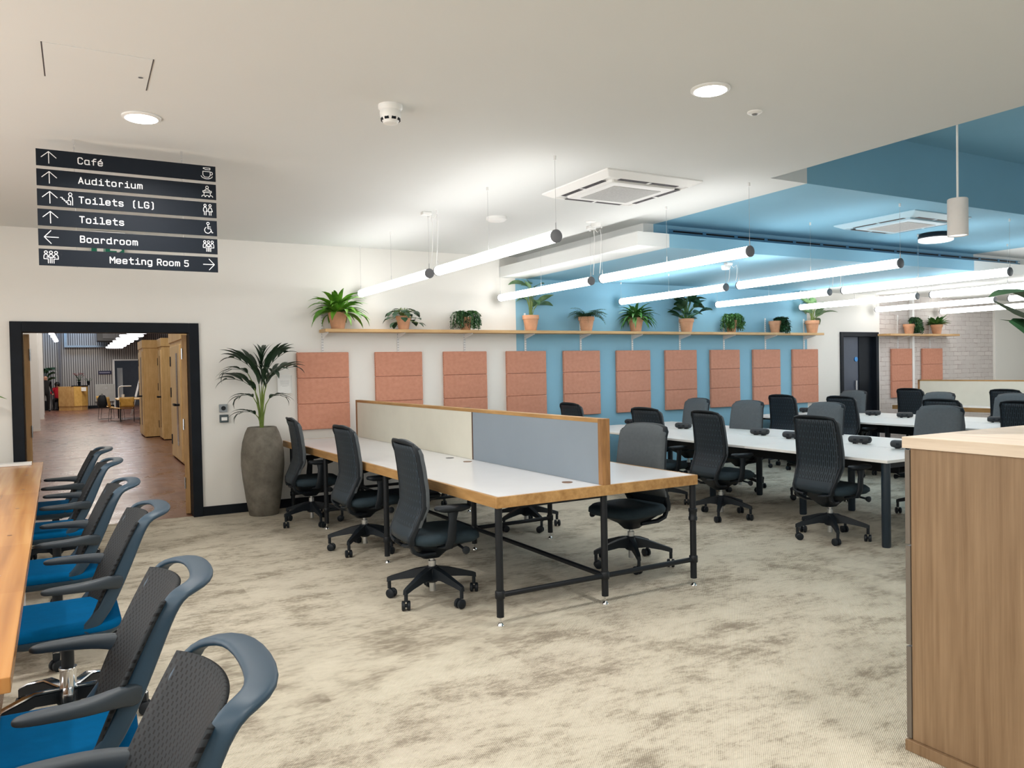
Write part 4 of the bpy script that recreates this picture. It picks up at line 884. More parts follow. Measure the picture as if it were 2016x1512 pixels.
def roundleaf(n, rad, lr, lo=None):
    def f(g, R, h, r):
        for k in range(n):
            a = 2.399*k; rr = rad*math.sqrt((k+1)/n); 
            p = Vector((rr*math.cos(a), min(0.08, rr*math.sin(a)), h*0.95+0.09*(1-(rr/rad)**2)+R.uniform(-.01, .03)))
            if rr > rad*0.8: p.z -= R.uniform(0.03, 0.12)
            g.tube([(0, 0, h*0.85), (p.x*0.6, p.y*0.6, p.z+0.02), p], 0.003, 4, 0)
            g.leaf(p, a+R.uniform(-.5, .5), R.uniform(-0.6, 0.3), lr*1.2, lr, 0.9, 0.12, 5, 0.8, 1)
    return f
def stalked(n, hgt, ln, wd, spread=0.5, low=0.3):
    def f(g, R, h, r):
        for k in range(n):
            a = 2.399*k+0.3; s = low+(1-low)*((k*5) % n)/n; zz = h*0.9+hgt*s; rr = spread*hgt*(1.1-s)*0.9
            if math.sin(a) > 0.2: rr *= 0.5
            p = Vector((rr*math.cos(a), rr*math.sin(a), zz))
            g.tube([(0.015*math.cos(a), 0.015*math.sin(a), h*0.85), (p.x*0.45, p.y*0.45, h*0.9+(zz-h*0.9)*0.6), p], [0.006, 0.005, 0.003], 5, 0)
            L_ = ln*R.uniform(.8, 1.1)*(0.6 if math.sin(a) > 0.4 else 1)
            g.leaf(p, a, R.uniform(0.1, 0.8), L_, wd, R.uniform(0.5, 1.3), 0.18, 7, 0.8, 1, R.uniform(-.7, .7))
    return f
def fern(n, ln):
    def f(g, R, h, r):
        for k in range(n):
            a = 2.399*k; el = R.uniform(0.5, 1.2); p = Vector((0, 0, h*0.9)); L_ = ln*R.uniform(.7, 1.05)*(0.6 if math.sin(a) > 0.3 else 1); dr = R.uniform(1.3, 1.9); pts = [p.copy()]
            hd = Vector((math.cos(a), math.sin(a), 0))
            for i in range(10): e = el-dr*(i/10); p = p+(hd*math.cos(e)+Vector((0, 0, 1))*math.sin(e))*(L_/10); pts.append(p.copy())
            g.tube(pts, 0.002, 4, 0)
            for i, q in enumerate(pts[1:]):
                w_ = 0.075*math.sin(PI*(i+1.5)/11.5)
                for sg in (-1, 1): g.leaf(q, a+sg*1.25, 0.0, w_, 0.026, 0.5, 0.1, 2, 1.0, 1)
    return f
plant('bright green plant with long arching leaves, first on the long shelf', 2.66, 0.112, 0.196, arching(64, 0.42, 0.075, 1.45, 0.15, 1.1, 1.9), [LF_BRIGHT], False)
plant('round-leaved trailing plant in a leaning terracotta pot', 3.475, 0.092, 0.165, roundleaf(38, 0.20, 0.085), [STEMG, LF_DARK])
plant('stringy green plant hanging over its pot, on the white part of the wall', 4.31, 0.09, 0.165, trailing(70, 0.26, 0.034, None, 14, 0.09), [LF_MID, LF_DARK])
plant('tall plant with big leaves on pale stalks, first in front of the blue wall', 5.275, 0.112, 0.205, stalked(16, 0.46, 0.28, 0.115, 0.34), [STEMG, LF_PALE])
plant('small dark green fern on the long shelf', 6.17, 0.112, 0.20, fern(40, 0.33), [LF_DARK, LF_MID])
plant('bright green arching plant below a glowing tube, sixth on the long shelf', 7.03, 0.112, 0.20, arching(84, 0.38, 0.050, 1.4, 0.1, 1.1, 1.9), [LF_MID])
plant('bushy dark broad-leaved plant with a white flower, tallest on the blue wall', 7.985, 0.112, 0.20, stalked(52, 0.38, 0.24, 0.105, 0.66, 0.05), [LF_MID, LF_DARK])
plant('bushy trailing plant with fine leaves on the blue wall', 8.90, 0.095, 0.19, trailing(90, 0.27, 0.040, None, 13, 0.11), [LF_MID, LF_MID])
plant('dark ivy cascading over one side of its pot', 9.86, 0.10, 0.19, trailing(60, 0.28, 0.07, -0.35, 11, 0.07), [LF_DARK, LF_DARK])
plant('leafy plant with pale stems at the end of the long shelf', 10.735, 0.115, 0.21, stalked(16, 0.34, 0.32, 0.13, 0.45, 0.2), [STEMG, LF_PALE])
plant('trailing fern spilling over its pot on the short shelf', 13.33, 0.105, 0.18, trailing(80, 0.34, 0.05, -0.5, 13, 0.13), [LF_MID, LF_DARK])
plant('small spiky succulent in a pot on the short shelf', 14.16, 0.105, 0.18, arching(34, 0.27, 0.065, 1.1, 0.3, 0.2, 0.7, 1.2), [LF_MID])
# big-leaved plant standing on the cabinet
t = thing('potted_plant', 'large dark green leaves reaching in above the oak cabinet', 'plant', (3.86, 1.62, 1.251))
pot(t, 0.13, 0.22, True); g = MB(); R_ = random.Random(3)
def bigleaf(tip, base, wd, droop, tilt=0.0):
    p0 = Vector((0, 0, 0.2)); b = Vector(base); tp = Vector(tip); g.tube([p0, (p0+b)/2+Vector((0, 0, 0.05)), b], [0.010, 0.008, 0.005], 6, 0)
    n = 10; sd = (tp-b).cross(Vector((0, 0, 1))).normalized(); sd = sd*math.cos(tilt)+Vector((0, 0, 1))*math.sin(tilt); vs = []
    for i in range(n+1):
        q = i/n; c = b.lerp(tp, q)+Vector((0, 0, 1))*droop*math.sin(PI*q)*0.5; w_ = wd*0.5*max(0.02, math.sin(PI*(0.04+0.955*q)**0.85))*(1+0.06*math.sin(17*q))
        vs += [c+sd*w_+Vector((0, 0, -0.25*w_)), c, c-sd*w_+Vector((0, 0, 0.05*w_))]
    fs = []
    for i in range(n): k = 3*i; fs += [(k, k+1, k+4, k+3), (k+1, k+2, k+5, k+4)]
    g.add(vs, fs, 1)
bigleaf((-0.838, 0.08, 0.535), (-0.42, 0.04, 0.47), 0.15, 0.13, 0.32)
bigleaf((-0.803, 0.08, 0.524), (-0.42, 0.0, 0.40), 0.17, 0.0, 0.45)
bigleaf((-0.764, 0.08, 0.452), (-0.40, 0.0, 0.43), 0.06, 0.0, 0.1)
bigleaf((-0.775, 0.04, 0.440), (-0.48, 0.0, 0.34), 0.19, 0.02, 1.0)
for k in range(8):
    a = -1.2+2.0*k/7; bigleaf((0.45*math.cos(a), 0.45*math.sin(a), 0.42+0.05*(k % 3)), (0.15*math.cos(a), 0.15*math.sin(a), 0.42), 0.18, 0.12)
g.build('foliage', [STEMG, LF_DARK], t, smooth=60)
# plant whose leaf tip enters at the left edge
t = thing('potted_plant', 'green strap leaf tip reaching in beside the black frame of the hall opening', 'plant', (-1.08, 8.87, 0))
MB().lathe([(0.12, 0), (0.165, 0.42), (0.155, 0.42), (0.15, 0.38)], n=24).build('grey_pot', CONC, t); MB().lathe([(0.148, 0.37), (0.148, 0.39)], n=16).build('soil', SOIL, t)
g = MB()
for k in range(18): 
    a = 2.399*k; g.leaf((0.03*math.cos(a), 0.03*math.sin(a), 0.38), a, R_.uniform(0.9, 1.4), R_.uniform(0.35, 0.5), 0.06, R_.uniform(0.6, 1.2), 0.3, 7)
bigleaf((0.485, -0.10, 1.35), (0.05, -0.02, 1.40), 0.13, 0.10); g.m = [0]*len(g.m)
g.v = [(a, max(-0.16, min(b, 0.16)), c) for a, b, c in g.v]
g.build('foliage', LF_BRIGHT, t, smooth=60)
# tall planter with kentia palm
t = thing('tall_planter', 'tall grey concrete urn holding a palm, beside the doorway', 'planter', (1.745, 8.79, 0))
MB().lathe([(0.150, 0), (0.155, 0.004), (0.185, 0.18), (0.215, 0.40), (0.228, 0.55), (0.226, 0.68), (0.210, 0.80), (0.180, 0.90), (0.153, 0.958), (0.145, 0.962), (0.136, 0.955), (0.13, 0.92)], n=40).build('urn', CONC, t, smooth=50)
MB().lathe([(0.128, 0.90), (0.128, 0.93)], n=20).build('soil', SOIL, t)
t = thing('kentia_palm', 'dark green palm with bare stems growing from the tall grey urn', 'plant', (1.745, 8.79, 0.931)); g = MB(); R_ = random.Random(11)
def frond(base, stem_pts, az, ln, n, el0, droop, lw, ll):
    g.tube(stem_pts, [0.009, 0.007, 0.006, 0.004][:len(stem_pts)], 6, 0); p = Vector(stem_pts[-1]); hd = Vector((math.cos(az), math.sin(az), 0)); pts = [p.copy()]
    for i in range(n): e = el0-droop*i/n; p = p+(hd*math.cos(e)+Vector((0, 0, 1))*math.sin(e))*(ln/n); pts.append(p.copy())
    g.tube(pts, 0.003, 5, 1)
    for i, q in enumerate(pts):
        for sg in (-1, 1):
            s = math.sin(PI*(0.2+0.75*i/n)); g.leaf(q, az+sg*(1.0-0.55*i/n), el0-droop*i/n*0.8+0.2, ll*s*1.3, lw*1.0, 1.0, 0.25, 6, 0.85, 1, sg*0.35)
    g.leaf(pts[-1], az, el0-droop, ll*0.6, lw, 1.0, 0.3, 5, 0.8, 1)
def S_(dx, dy, z): return [(dx*0.1, dy*0.1, 0), (dx*0.25, dy*0.25, z*0.45), (dx*0.55, dy*0.55, z*0.8), (dx, dy, z)]
for dx, dy, z, az, ln, n, el, dr, lw, ll in ((-0.14, -0.02, 0.62, PI, 0.26, 5, 0.55, 1.5, 0.035, 0.22), (-0.03, -0.05, 0.50, 2.6, 0.42, 8, 1.3, 1.2, 0.050, 0.30), (0.02, -0.06, 0.52, -0.4, 0.40, 8, 1.35, 1.0, 0.050, 0.30), (0.06, -0.02, 0.50, 0.15, 0.38, 7, 0.95, 1.1, 0.042, 0.26),
    (-0.06, 0.0, 0.42, 2.9, 0.34, 7, 0.9, 1.2, 0.05, 0.28), (0.03, -0.08, 0.46, -1.4, 0.34, 7, 1.1, 1.3, 0.05, 0.26), (-0.09, -0.03, 0.36, 3.3, 0.20, 4, 0.4, 1.4, 0.034, 0.19), (0.08, -0.03, 0.34, 0.0, 0.18, 4, 0.5, 1.3, 0.030, 0.19), (-0.07, -0.03, 0.17, 3.25, 0.20, 4, 0.5, 1.3, 0.030, 0.20), (0.0, -0.04, 0.48, 1.2, 0.42, 7, 1.45, 0.6, 0.05, 0.26)):
    frond(None, S_(dx, dy, z), az, ln, max(3, n-3), el, dr, lw, ll)
g.v = [(a, min(b, 0.262), c) for a, b, c in g.v]
g.build('foliage', [STEMG, LF_PALM], t, smooth=60)
t = thing('hall_palm', 'dark bushy palm at the far left corner of the hall', 'plant', (-1.45, 42.1, 0)); g = MB(); R_ = random.Random(5)
MB().lathe([(0.2, 0), (0.26, 0.45), (0.24, 0.45)], n=16).build('dark_pot', BLACKPL, t)
for k in range(16):
    a = 2.399*k; dz = R_.uniform(0.9, 1.7); frond(None, S_(0.2*math.cos(a), 0.2*math.sin(a), 0.4+dz*0.8), a, 0.35, 6, 1.1, 1.2, 0.06, 0.28)
g.build('foliage', [LF_DARK, LF_DARK], t, smooth=60)

# ------------------------------------------------------------------ small wall fittings
t = thing('door_release_button', 'grey door release plate with a round dark button, above the call point', 'switch', (1.388, WY, 1.172))
MB().box(-0.043, 0.043, -0.03, 0, -0.043, 0.043).build('plate', plain('grey_plate', (0.28, 0.31, 0.33), 0.4), t, smooth=0, bev=0.004)
MB().cyl((0, -0.03, 0), (0, -0.037, 0), 0.024, n=20).build('button', BLACKPL, t)
t = thing('call_point', 'dark call point box with a white card, below the round button', 'call point', (1.392, WY, 1.057))
MB().box(-0.045, 0.045, -0.045, 0, -0.043, 0.043).build('call_box', plain('slate_box', (0.05, 0.075, 0.085), 0.4), t, smooth=0, bev=0.004)
MB().box(-0.030, 0.030, -0.047, -0.045, -0.020, 0.016).build('card', WHITEPL, t, smooth=0)
t = thing('framed_notice', 'white framed paper notice on the wall behind the palm', 'notice', (2.065, WY, 1.42))
fr = MB()
for a in ((-0.083, 0.083, 0.098, 0.106), (-0.083, 0.083, -0.106, -0.098), (-0.083, -0.077, -0.098, 0.098), (0.077, 0.083, -0.098, 0.098)): fr.box(a[0], a[1], -0.018, 0, a[2], a[3])
fr.build('notice_frame', WHITEPL, t, smooth=0); MB().box(-0.077, 0.077, -0.008, 0, -0.098, 0.098).build('paper', plain('white_paper', (0.82, 0.82, 0.80), 0.8), t, smooth=0)
m = MB()
for k, w_ in enumerate((0.05, 0.05, 0.05, 0.046, 0.05, 0.03)): m.box(-w_, w_, -0.0085, -0.008, 0.04-0.013*k, 0.043-0.013*k)
m.build('lettering', plain('grey_ink', (0.5, 0.5, 0.5), 0.8), t, smooth=0)
GREEN = plain('exit_green', (0.0, 0.17, 0.10), 0.5); WHT = emit('white_vinyl', (0.85, 0.86, 0.86), 0.0)
t = thing('exit_sign', 'green exit sign mostly hidden behind the hanging direction boards', 'exit sign', (0.30, WY, 2.93))
MB().box(-0.16, 0.16, -0.09, 0, 0.0, 0.10).build('luminaire', WHITEPL, t, smooth=0, bev=0.006)
MB().box(-0.15, 0.15, -0.048, -0.042, -0.16, -0.001).build('legend_panel', GREEN, t, smooth=0)
m = MB(); m.box(-0.10, -0.04, -0.0495, -0.048, -0.12, -0.03); m.box(-0.03, -0.026, -0.0495, -0.048, -0.14, -0.02); m.loft([[(x, y, z) for x, z in ((0.02, -0.09), (0.08, -0.09), (0.08, -0.12), (0.13, -0.08), (0.08, -0.04), (0.08, -0.07), (0.02, -0.07))] for y in (-0.048, -0.0495)]); m.build('legend', WHITEPL, t, smooth=0)
SIGNP = plain('black_sign_board', (0.006, 0.010, 0.017), 0.6, spec=0.2)

# ------------------------------------------------------------------ hanging direction boards
def arc(cx, cy, rx, ry, a0, a1, n=8): return [(cx+rx*math.cos(RAD(a0+(a1-a0)*k/n)), cy+ry*math.sin(RAD(a0+(a1-a0)*k/n))) for k in range(n+1)]
def ring(cx, cy, r, n=14): return arc(cx, cy, r, r, 0, 360, n)
O_ = [(0.12, 0), (0.5, 0), (0.62, 0.12), (0.62, 0.58), (0.5, 0.7), (0.12, 0.7), (0, 0.58), (0, 0.12), (0.12, 0)]
BOWL = O_
GL = {'C': [[(0.66, 0.80), (0.52, 1), (0.14, 1), (0, 0.86), (0, 0.14), (0.14, 0), (0.52, 0), (0.66, 0.2)]], 'a': [BOWL, [(0.62, 0.7), (0.62, 0.06), (0.72, 0)]],
 'f': [[(0.28, 0), (0.28, 0.84), (0.42, 1), (0.68, 1)], [(0.05, 0.64), (0.64, 0.64)]], 'e': [[(0, 0.36), (0.62, 0.36), (0.62, 0.58), (0.5, 0.7), (0.12, 0.7), (0, 0.58), (0, 0.12), (0.12, 0), (0.5, 0), (0.62, 0.13)]],
 'A': [[(0, 0), (0.33, 1), (0.66, 0)], [(0.10, 0.3), (0.56, 0.3)]], 'u': [[(0, 0.7), (0, 0.14), (0.12, 0), (0.48, 0), (0.6, 0.14)], [(0.6, 0.7), (0.6, 0.06), (0.70, 0)]], 'd': [BOWL, [(0.62, 1), (0.62, 0.06), (0.72, 0)]],
 'i': [[(0.1, 0.7), (0.36, 0.7), (0.36, 0)], [(0.02, 0), (0.70, 0)], [(0.33, 0.96), (0.39, 0.96)]], 't': [[(0.26, 1), (0.26, 0.14), (0.38, 0), (0.66, 0)], [(0.02, 0.7), (0.64, 0.7)]], 'o': [O_], 'r': [[(0.14, 0.7), (0.14, 0)], [(0.14, 0.5), (0.3, 0.7), (0.52, 0.7), (0.64, 0.56)]],
 'm': [[(0, 0.7), (0, 0)], [(0, 0.58), (0.1, 0.7), (0.24, 0.7), (0.33, 0.6), (0.33, 0)], [(0.33, 0.6), (0.44, 0.7), (0.58, 0.7), (0.68, 0.6), (0.68, 0)]], 'T': [[(0, 1), (0.66, 1)], [(0.33, 1), (0.33, 0)]], 'l': [[(0.08, 1), (0.36, 1), (0.36, 0)], [(0.02, 0), (0.70, 0)]],
 's': [[(0.60, 0.58), (0.5, 0.7), (0.12, 0.7), (0.02, 0.6), (0.02, 0.46), (0.12, 0.37), (0.5, 0.34), (0.61, 0.25), (0.61, 0.1), (0.5, 0), (0.12, 0), (0, 0.12)]], '(': [[(0.46, 1.08), (0.28, 0.94), (0.28, -0.02), (0.46, -0.16)]], ')': [[(0.18, 1.08), (0.36, 0.94), (0.36, -0.02), (0.18, -0.16)]],
 'L': [[(0.08, 1), (0.08, 0), (0.66, 0)]], 'G': [[(0.66, 0.82), (0.52, 1), (0.14, 1), (0, 0.86), (0, 0.14), (0.14, 0), (0.52, 0), (0.66, 0.14), (0.66, 0.46), (0.34, 0.46)]], 'B': [[(0.03, 0), (0.03, 1), (0.48, 1), (0.60, 0.9), (0.60, 0.64), (0.48, 0.53), (0.03, 0.53)], [(0.48, 0.53), (0.64, 0.42), (0.64, 0.12), (0.5, 0), (0.03, 0)]],
 'M': [[(0, 0), (0, 1), (0.35, 0.45), (0.70, 1), (0.70, 0)]], 'n': [[(0.04, 0.7), (0.04, 0)], [(0.04, 0.54), (0.18, 0.7), (0.48, 0.7), (0.6, 0.58), (0.6, 0)]], 'g': [BOWL, [(0.62, 0.7), (0.62, -0.16), (0.5, -0.28), (0.1, -0.28)]], 'R': [[(0.03, 0), (0.03, 1), (0.48, 1), (0.62, 0.88), (0.62, 0.58), (0.48, 0.46), (0.03, 0.46)], [(0.36, 0.46), (0.64, 0)]],
 '5': [[(0.6, 1), (0.06, 1), (0.04, 0.56), (0.48, 0.58), (0.62, 0.46), (0.62, 0.13), (0.48, 0), (0.12, 0), (0, 0.12)]]}
GL['é'] = GL['e']+[[(0.28, 0.84), (0.46, 1.04)]]
def stroke(mb, pl, ox, oz, sx, sz, w_, y=-0.0045):
    def lift(): mb.k = (getattr(mb, 'k', 0)+1) % 40; return y-mb.k*1.5e-5
    pl = [(ox+x*sx, oz+z*sz) for x, z in pl]
    for (x0, z0), (x1, z1) in zip(pl, pl[1:]):
        d = math.hypot(x1-x0, z1-z0)
        if d < 1e-6: continue
        nx, nz = -(z1-z0)/d*w_/2, (x1-x0)/d*w_/2; q = lift()
        mb.add([(x0-nx, q, z0-nz), (x1-nx, q, z1-nz), (x1+nx, q, z1+nz), (x0+nx, q, z0+nz)], [(0, 1, 2, 3)])
    for x, z in pl:
        q = lift(); mb.add([(x+w_/2*math.cos(PI*k/4), q, z+w_/2*math.sin(PI*k/4)) for k in range(8)], [tuple(range(8))])
def text(mb, s, x, z, adv, hgt, w_):
    for ch in s:
        for pl in GL.get(ch, []): stroke(mb, pl, x, z, hgt*0.98, hgt, w_)
        x += adv*(0.55 if ch == ' ' and adv < 0.0368 else 1)
    return x
UP = [[(0, -0.5), (0, 0.5)], [(-0.55, 0.0), (0, 0.5), (0.55, 0.0)]]; LEFT = [[(0.55, 0), (-0.5, 0)], [(0.0, 0.55), (-0.5, 0), (0.0, -0.55)]]; RIGHT = [[(-0.55, 0), (0.5, 0)], [(0.0, 0.55), (0.5, 0), (0.0, -0.55)]]
CUP = [[(-0.36, 0.18), (-0.36, -0.16), (-0.2, -0.36), (0.2, -0.36), (0.34, -0.16), (0.34, 0.18), (-0.36, 0.18)], arc(0.42, 0.02, 0.14, 0.14, 120, -120), arc(0, -0.22, 0.55, 0.30, 190, 350), [(-0.3, 0.52), (0.34, 0.52)], arc(0.28, 0.44, 0.06, 0.08, 90, -90, 4), [(0.28, 0.36), (-0.16, 0.36)], [(-0.3, 0.52), (-0.32, 0.44), (-0.2, 0.42)]]
LECT = [ring(0, 0.4, 0.13), arc(0, 0.05, 0.24, 0.2, 0, 180), [(-0.4, 0.06), (0.4, 0.06), (0.4, -0.08), (-0.4, -0.08), (-0.4, 0.06)], [(-0.3, -0.08), (-0.3, -0.3)], [(0.3, -0.08), (0.3, -0.3)]]+[arc(x, -0.5, 0.16, 0.14, 0, 180, 6) for x in (-0.36, 0, 0.36)]
MANW = [ring(-0.24, 0.42, 0.11), arc(-0.24, 0.02, 0.16, 0.24, 0, 180), [(-0.40, 0.02), (-0.40, -0.14), (-0.32, -0.14), (-0.32, -0.5)], [(-0.08, 0.02), (-0.08, -0.14), (-0.16, -0.14), (-0.16, -0.5)], ring(0.24, 0.42, 0.11), [(0.14, 0.2), (0.34, 0.2), (0.46, -0.16), (0.02, -0.16), (0.14, 0.2)], [(0.16, -0.16), (0.16, -0.5)], [(0.32, -0.16), (0.32, -0.5)]]
WCH = [ring(0.0, 0.44, 0.12), [(-0.02, 0.26), (-0.02, -0.06), (0.24, -0.06), (0.38, -0.44), (0.46, -0.42)], [(-0.02, 0.12), (0.24, 0.12)], arc(-0.04, -0.2, 0.30, 0.30, 120, 350, 14)]
MEET = [ring(x, 0.42, 0.11) for x in (-0.36, 0, 0.36)]+[arc(x, 0.06, 0.15, 0.2, 0, 180, 6) for x in (-0.36, 0, 0.36)]+[[(-0.51, 0.06), (-0.51, -0.14), (-0.2, -0.14), (-0.2, -0.5)], [(0.51, 0.06), (0.51, -0.14), (0.2, -0.14), (0.2, -0.5)], [(-0.3, 0.0), (0.3, 0.0)], [(-0.06, 0.0), (-0.06, -0.5)], [(0.06, 0.0), (0.06, -0.5)]]
STAIR = [[(-0.5, 0.1), (-0.36, 0.1), (-0.36, -0.04), (-0.22, -0.04), (-0.22, -0.18), (-0.08, -0.18), (-0.08, -0.32), (0.06, -0.32), (0.06, -0.46), (0.2, -0.46)], ring(0.26, 0.42, 0.13), arc(0.28, 0.08, 0.15, 0.18, 0, 180, 6), [(0.43, 0.08), (0.43, -0.5)], [(0.13, 0.08), (0.13, -0.1), (0.28, -0.18), (0.28, -0.5)], [(0.13, -0.1), (0.0, -0.2)]]
SX0, SW = -0.193, 1.041
t = thing('hanging_sign', 'six black direction boards hanging on wires below the ceiling', 'sign', (SX0, 5.60, 0), 0)
rows = [(UP, 'Café', 0.2265, 0.0372, CUP), (UP, 'Auditorium', 0.2265, 0.0372, LECT), (UP, 'Toilets (LG)', 0.2265, 0.0372, MANW), (UP, 'Toilets', 0.2265, 0.0372, WCH), (LEFT, 'Boardroom', 0.2265, 0.0372, MEET), (None, 'Meeting Room 5', 0.390, 0.0364, None)]
VIN = plain('white_vinyl_lettering', (0.86, 0.87, 0.88), 0.5, var=0.01)
for k, (ar, tx, x0, adv, ic) in enumerate(rows):
    z1 = 2.9545-0.1225*k; z0 = z1-0.102; zc = (z0+z1)/2
    b = MB().box(0, SW, -0.004, 0.004, z0, z1).build('direction_board', SIGNP, t, smooth=0)
    m = MB(); text(m, tx, x0, zc-0.019, adv, 0.038, 0.0060); m.build('lettering', VIN, b, smooth=0)
    m = MB()
    if ar:
        for pl in ar: stroke(m, pl, 0.068, zc+0.002, 0.072, 0.072, 0.0045)
    else:
        for pl in MEET: stroke(m, pl, 0.065, zc, 0.075, 0.072, 0.0042)
        for pl in RIGHT: stroke(m, pl, 0.985, zc, 0.066, 0.066, 0.0045)
    if ic:
        for pl in ic: stroke(m, pl, 0.984, zc, 0.066, 0.070, 0.0042)
    if k == 2:
        for pl in STAIR: stroke(m, pl, 0.160, zc, 0.07, 0.072, 0.0042)
    m.build('pictogram', VIN, b, smooth=0)
for x in (0.205, 0.83):
    m = MB(); m.cyl((x, 0.0060, 2.235), (x, 0.0060, ZC), 0.0012, n=5); m.build('hanging_wire', WIRE, t)
    m = MB(); m.cyl((x, 0.0060, ZC-0.03), (x, 0.0060, ZC), 0.008, n=10); m.cyl((x, 0.0060, 2.975), (x, 0.0060, 2.987), 0.006, n=8); m.build('ceiling_anchor', CHROME, t)

# ------------------------------------------------------------------ tube lights
def tube_light(label):
    t = thing('tube_light', label, 'lamp', (0, 0, 0), 0, 'suspended tube lights'); Lh = 1.02; r = 0.044
    m = MB(); m.cyl((0, -Lh, 0), (0, Lh, 0), r, n=20); m.build('diffuser', TUBE, t)
    for sg in (-1, 1):
        MB().tube([(0, sg*Lh, 0), (0, sg*(Lh+0.004), 0), (0, sg*(Lh+0.016), 0), (0, sg*(Lh+0.020), 0)], [r, r+0.003, r+0.003, r-0.004], 20).build('end_cap', CAP, t)
    for y in (-Lh-0.008, Lh+0.008, 0.0):
        m = MB(); m.cyl((0, y, r-0.004), (0, y, r+0.05), 0.004, n=6); m.cyl((0, y, r+0.04), (0, y, ZC-2.475), 0.0012, n=5); m.build('suspension_wire', WIRE, t)
        MB().cyl((0, y, ZC-2.475-0.028), (0, y, ZC-2.475), 0.010, n=10).build('ceiling_anchor', OFFWHITE, t)
    return t
TX = [2.96, 4.84, 6.80, 8.64, 10.50, 12.45, 14.35]; NM = ['first', 'second', 'third', 'fourth', 'fifth', 'sixth', 'seventh']
tp = None
for i, x in enumerate(TX):
    for j, y in enumerate((5.665, 7.93)):
        z = 2.475; dz = 0.0
        lb = 'glowing %s tube of the %s pair counted from the doorway side' % ('nearer' if j == 0 else 'farther', NM[i])
        if tp is None: tp = tube_light(lb); r = tp; r.location = (x, y, z)
        else: r = dup(tp, (x, y, z), 0, lb)
        if j == 1:   # the soffit over the farther tubes is lower for all but the first pair
            if x > 5:
                drop = 2.752-ZC
                for ch in r.children:
                    n0 = ch.name.split('.')[0]
                    if n0 == 'ceiling_anchor' : ch.location = (0, 0, drop)
                    if n0 == 'suspension_wire': ch.scale = (1, 1, (2.752-2.475-0.04)/(ZC-2.475-0.04)); ch.location = (0, 0, 0.04*(1-ch.scale[2]))
for i, x in enumerate(TX[:4]):
    for y, zz in ((6.83, ZC if i < 2 else 2.752),):
        t = thing('power_feed', 'small white junction box and curled leads above the joint of the %s tube pair' % NM[i], 'cable', (x, 6.79, zz), 0, 'white power feeds of the tube lights')
        MB().box(-0.11, -0.02, -0.03, 0.03, -0.03, 0).build('junction_box', WHITEPL, t, smooth=0, bev=0.006)
        d = zz-2.475
        for sy in (0.075, -0.045):
            pts = [(-0.03, 0, -0.02), (0.0, sy*0.5, -0.06), (0.02, sy, -0.03), (0.03, sy, -0.08*min(1, d/0.5)-0.03), (0.022, sy, -d*0.6), (0.004, sy, -d+0.06)]
            MB().tube(pts, 0.0035, 6).build('lead', WHITEPL, t)

# ------------------------------------------------------------------ ceiling fittings
GRILLE = slots('cassette_grille', (0.50, 0.50, 0.50), (0.36, 0.36, 0.36), 0.012, 0.012, 0.35, 0.35)
def cassette(label, loc, frame_m):
    t = thing('air_conditioning_cassette', label, 'air conditioner', loc, 0, 'ceiling air conditioning cassettes'); h = 0.475
    MB().loft([rrect(0, 0, 2*a, 2*a, 0.01, z, 3) for a, z in ((h, 0), (h, -0.01), (h-0.07, -0.045), (h-0.08, -0.045), (h-0.085, -0.035))]).build('cassette_frame', frame_m, t, smooth=0)
    MB().loft([rrect(0, 0, 2*a, 2*a, 0.02, z, 3) for a, z in ((0.32, -0.034), (0.32, -0.055), (0.30, -0.060))]).build('return_panel', frame_m, t, smooth=0)
    MB().box(-0.235, 0.235, -0.235, 0.235, -0.063, -0.058).build('grille', plain('grey_grille_mesh', (0.48, 0.48, 0.47), 0.7, var=0.1, vs=60), t, smooth=0)
    for k in range(4):
        mx = Matrix.Rotation(PI/2*k, 4, 'Z'); v = MB().box(-0.29, 0.29, -0.395, -0.350, -0.0475, -0.0445, 0, mx).build('air_slot', plain('dark_vent_slot', (0.035, 0.03, 0.035), 0.7), t, smooth=0)
        MB().box(-0.012, 0.012, -0.397, -0.348, -0.0490, -0.0475, 0, mx).build('vane_clip', frame_m, v, smooth=0)
    return t
cassette('white ceiling air conditioning cassette in the white part of the ceiling', (3.965, 5.215, ZC), WHITEPL)
cassette('ceiling air conditioning cassette in the blue part of the ceiling', (7.68, 5.225, ZC), plain('pale_blue_plastic', (0.46, 0.64, 0.73), 0.4, var=0.01))
def smoke(label, loc):
    t = thing('smoke_detector', label, 'smoke detector', loc)
    MB().lathe([(0.068, 0), (0.068, -0.018), (0.058, -0.03), (0.06, -0.045), (0.058, -0.066), (0.046, -0.088), (0.040, -0.10), (0.02, -0.106)], n=24).build('detector_body', WHITEPL, t, smooth=40)
    m = MB()
    for k in range(8):
        a = 2*PI*k/8; mx = Matrix.Rotation(a, 4, 'Z'); m.box(0.046, 0.0535, -0.012, 0.012, -0.086, -0.073, 0, mx)
    m.build('sensing_slot', NAVY, t, smooth=0); return t
smoke('round white smoke detector with dark slots on the open white ceiling', (1.565, 4.15, ZC))
for (l, lb, r_, hh) in (((3.62, 6.75, ZC), 'faint white ceiling speaker disc behind the first tube light', 0.10, 0.04), ((6.9, 7.0, 2.752), 'white cylindrical detector under the blue soffit between tubes', 0.055, 0.05), ((4.60, 6.55, ZC), 'flat white ceiling disc beside the white bulkhead', 0.05, 0.012), ((4.72, 6.62, ZC), 'small white ceiling dome next to the bulkhead corner', 0.055, 0.035)):
    t = thing('ceiling_disc', lb, 'ceiling fitting', l); MB().lathe([(r_, 0), (r_, -hh*0.6), (r_*0.8, -hh), (r_*0.3, -hh)], n=24).build('disc_body', WHITEPL, t, smooth=40)
t = thing('ceiling_sensor', 'small white ceiling sensor with a grey lens near the blue recess', 'sensor', (3.52, 3.32, ZC))
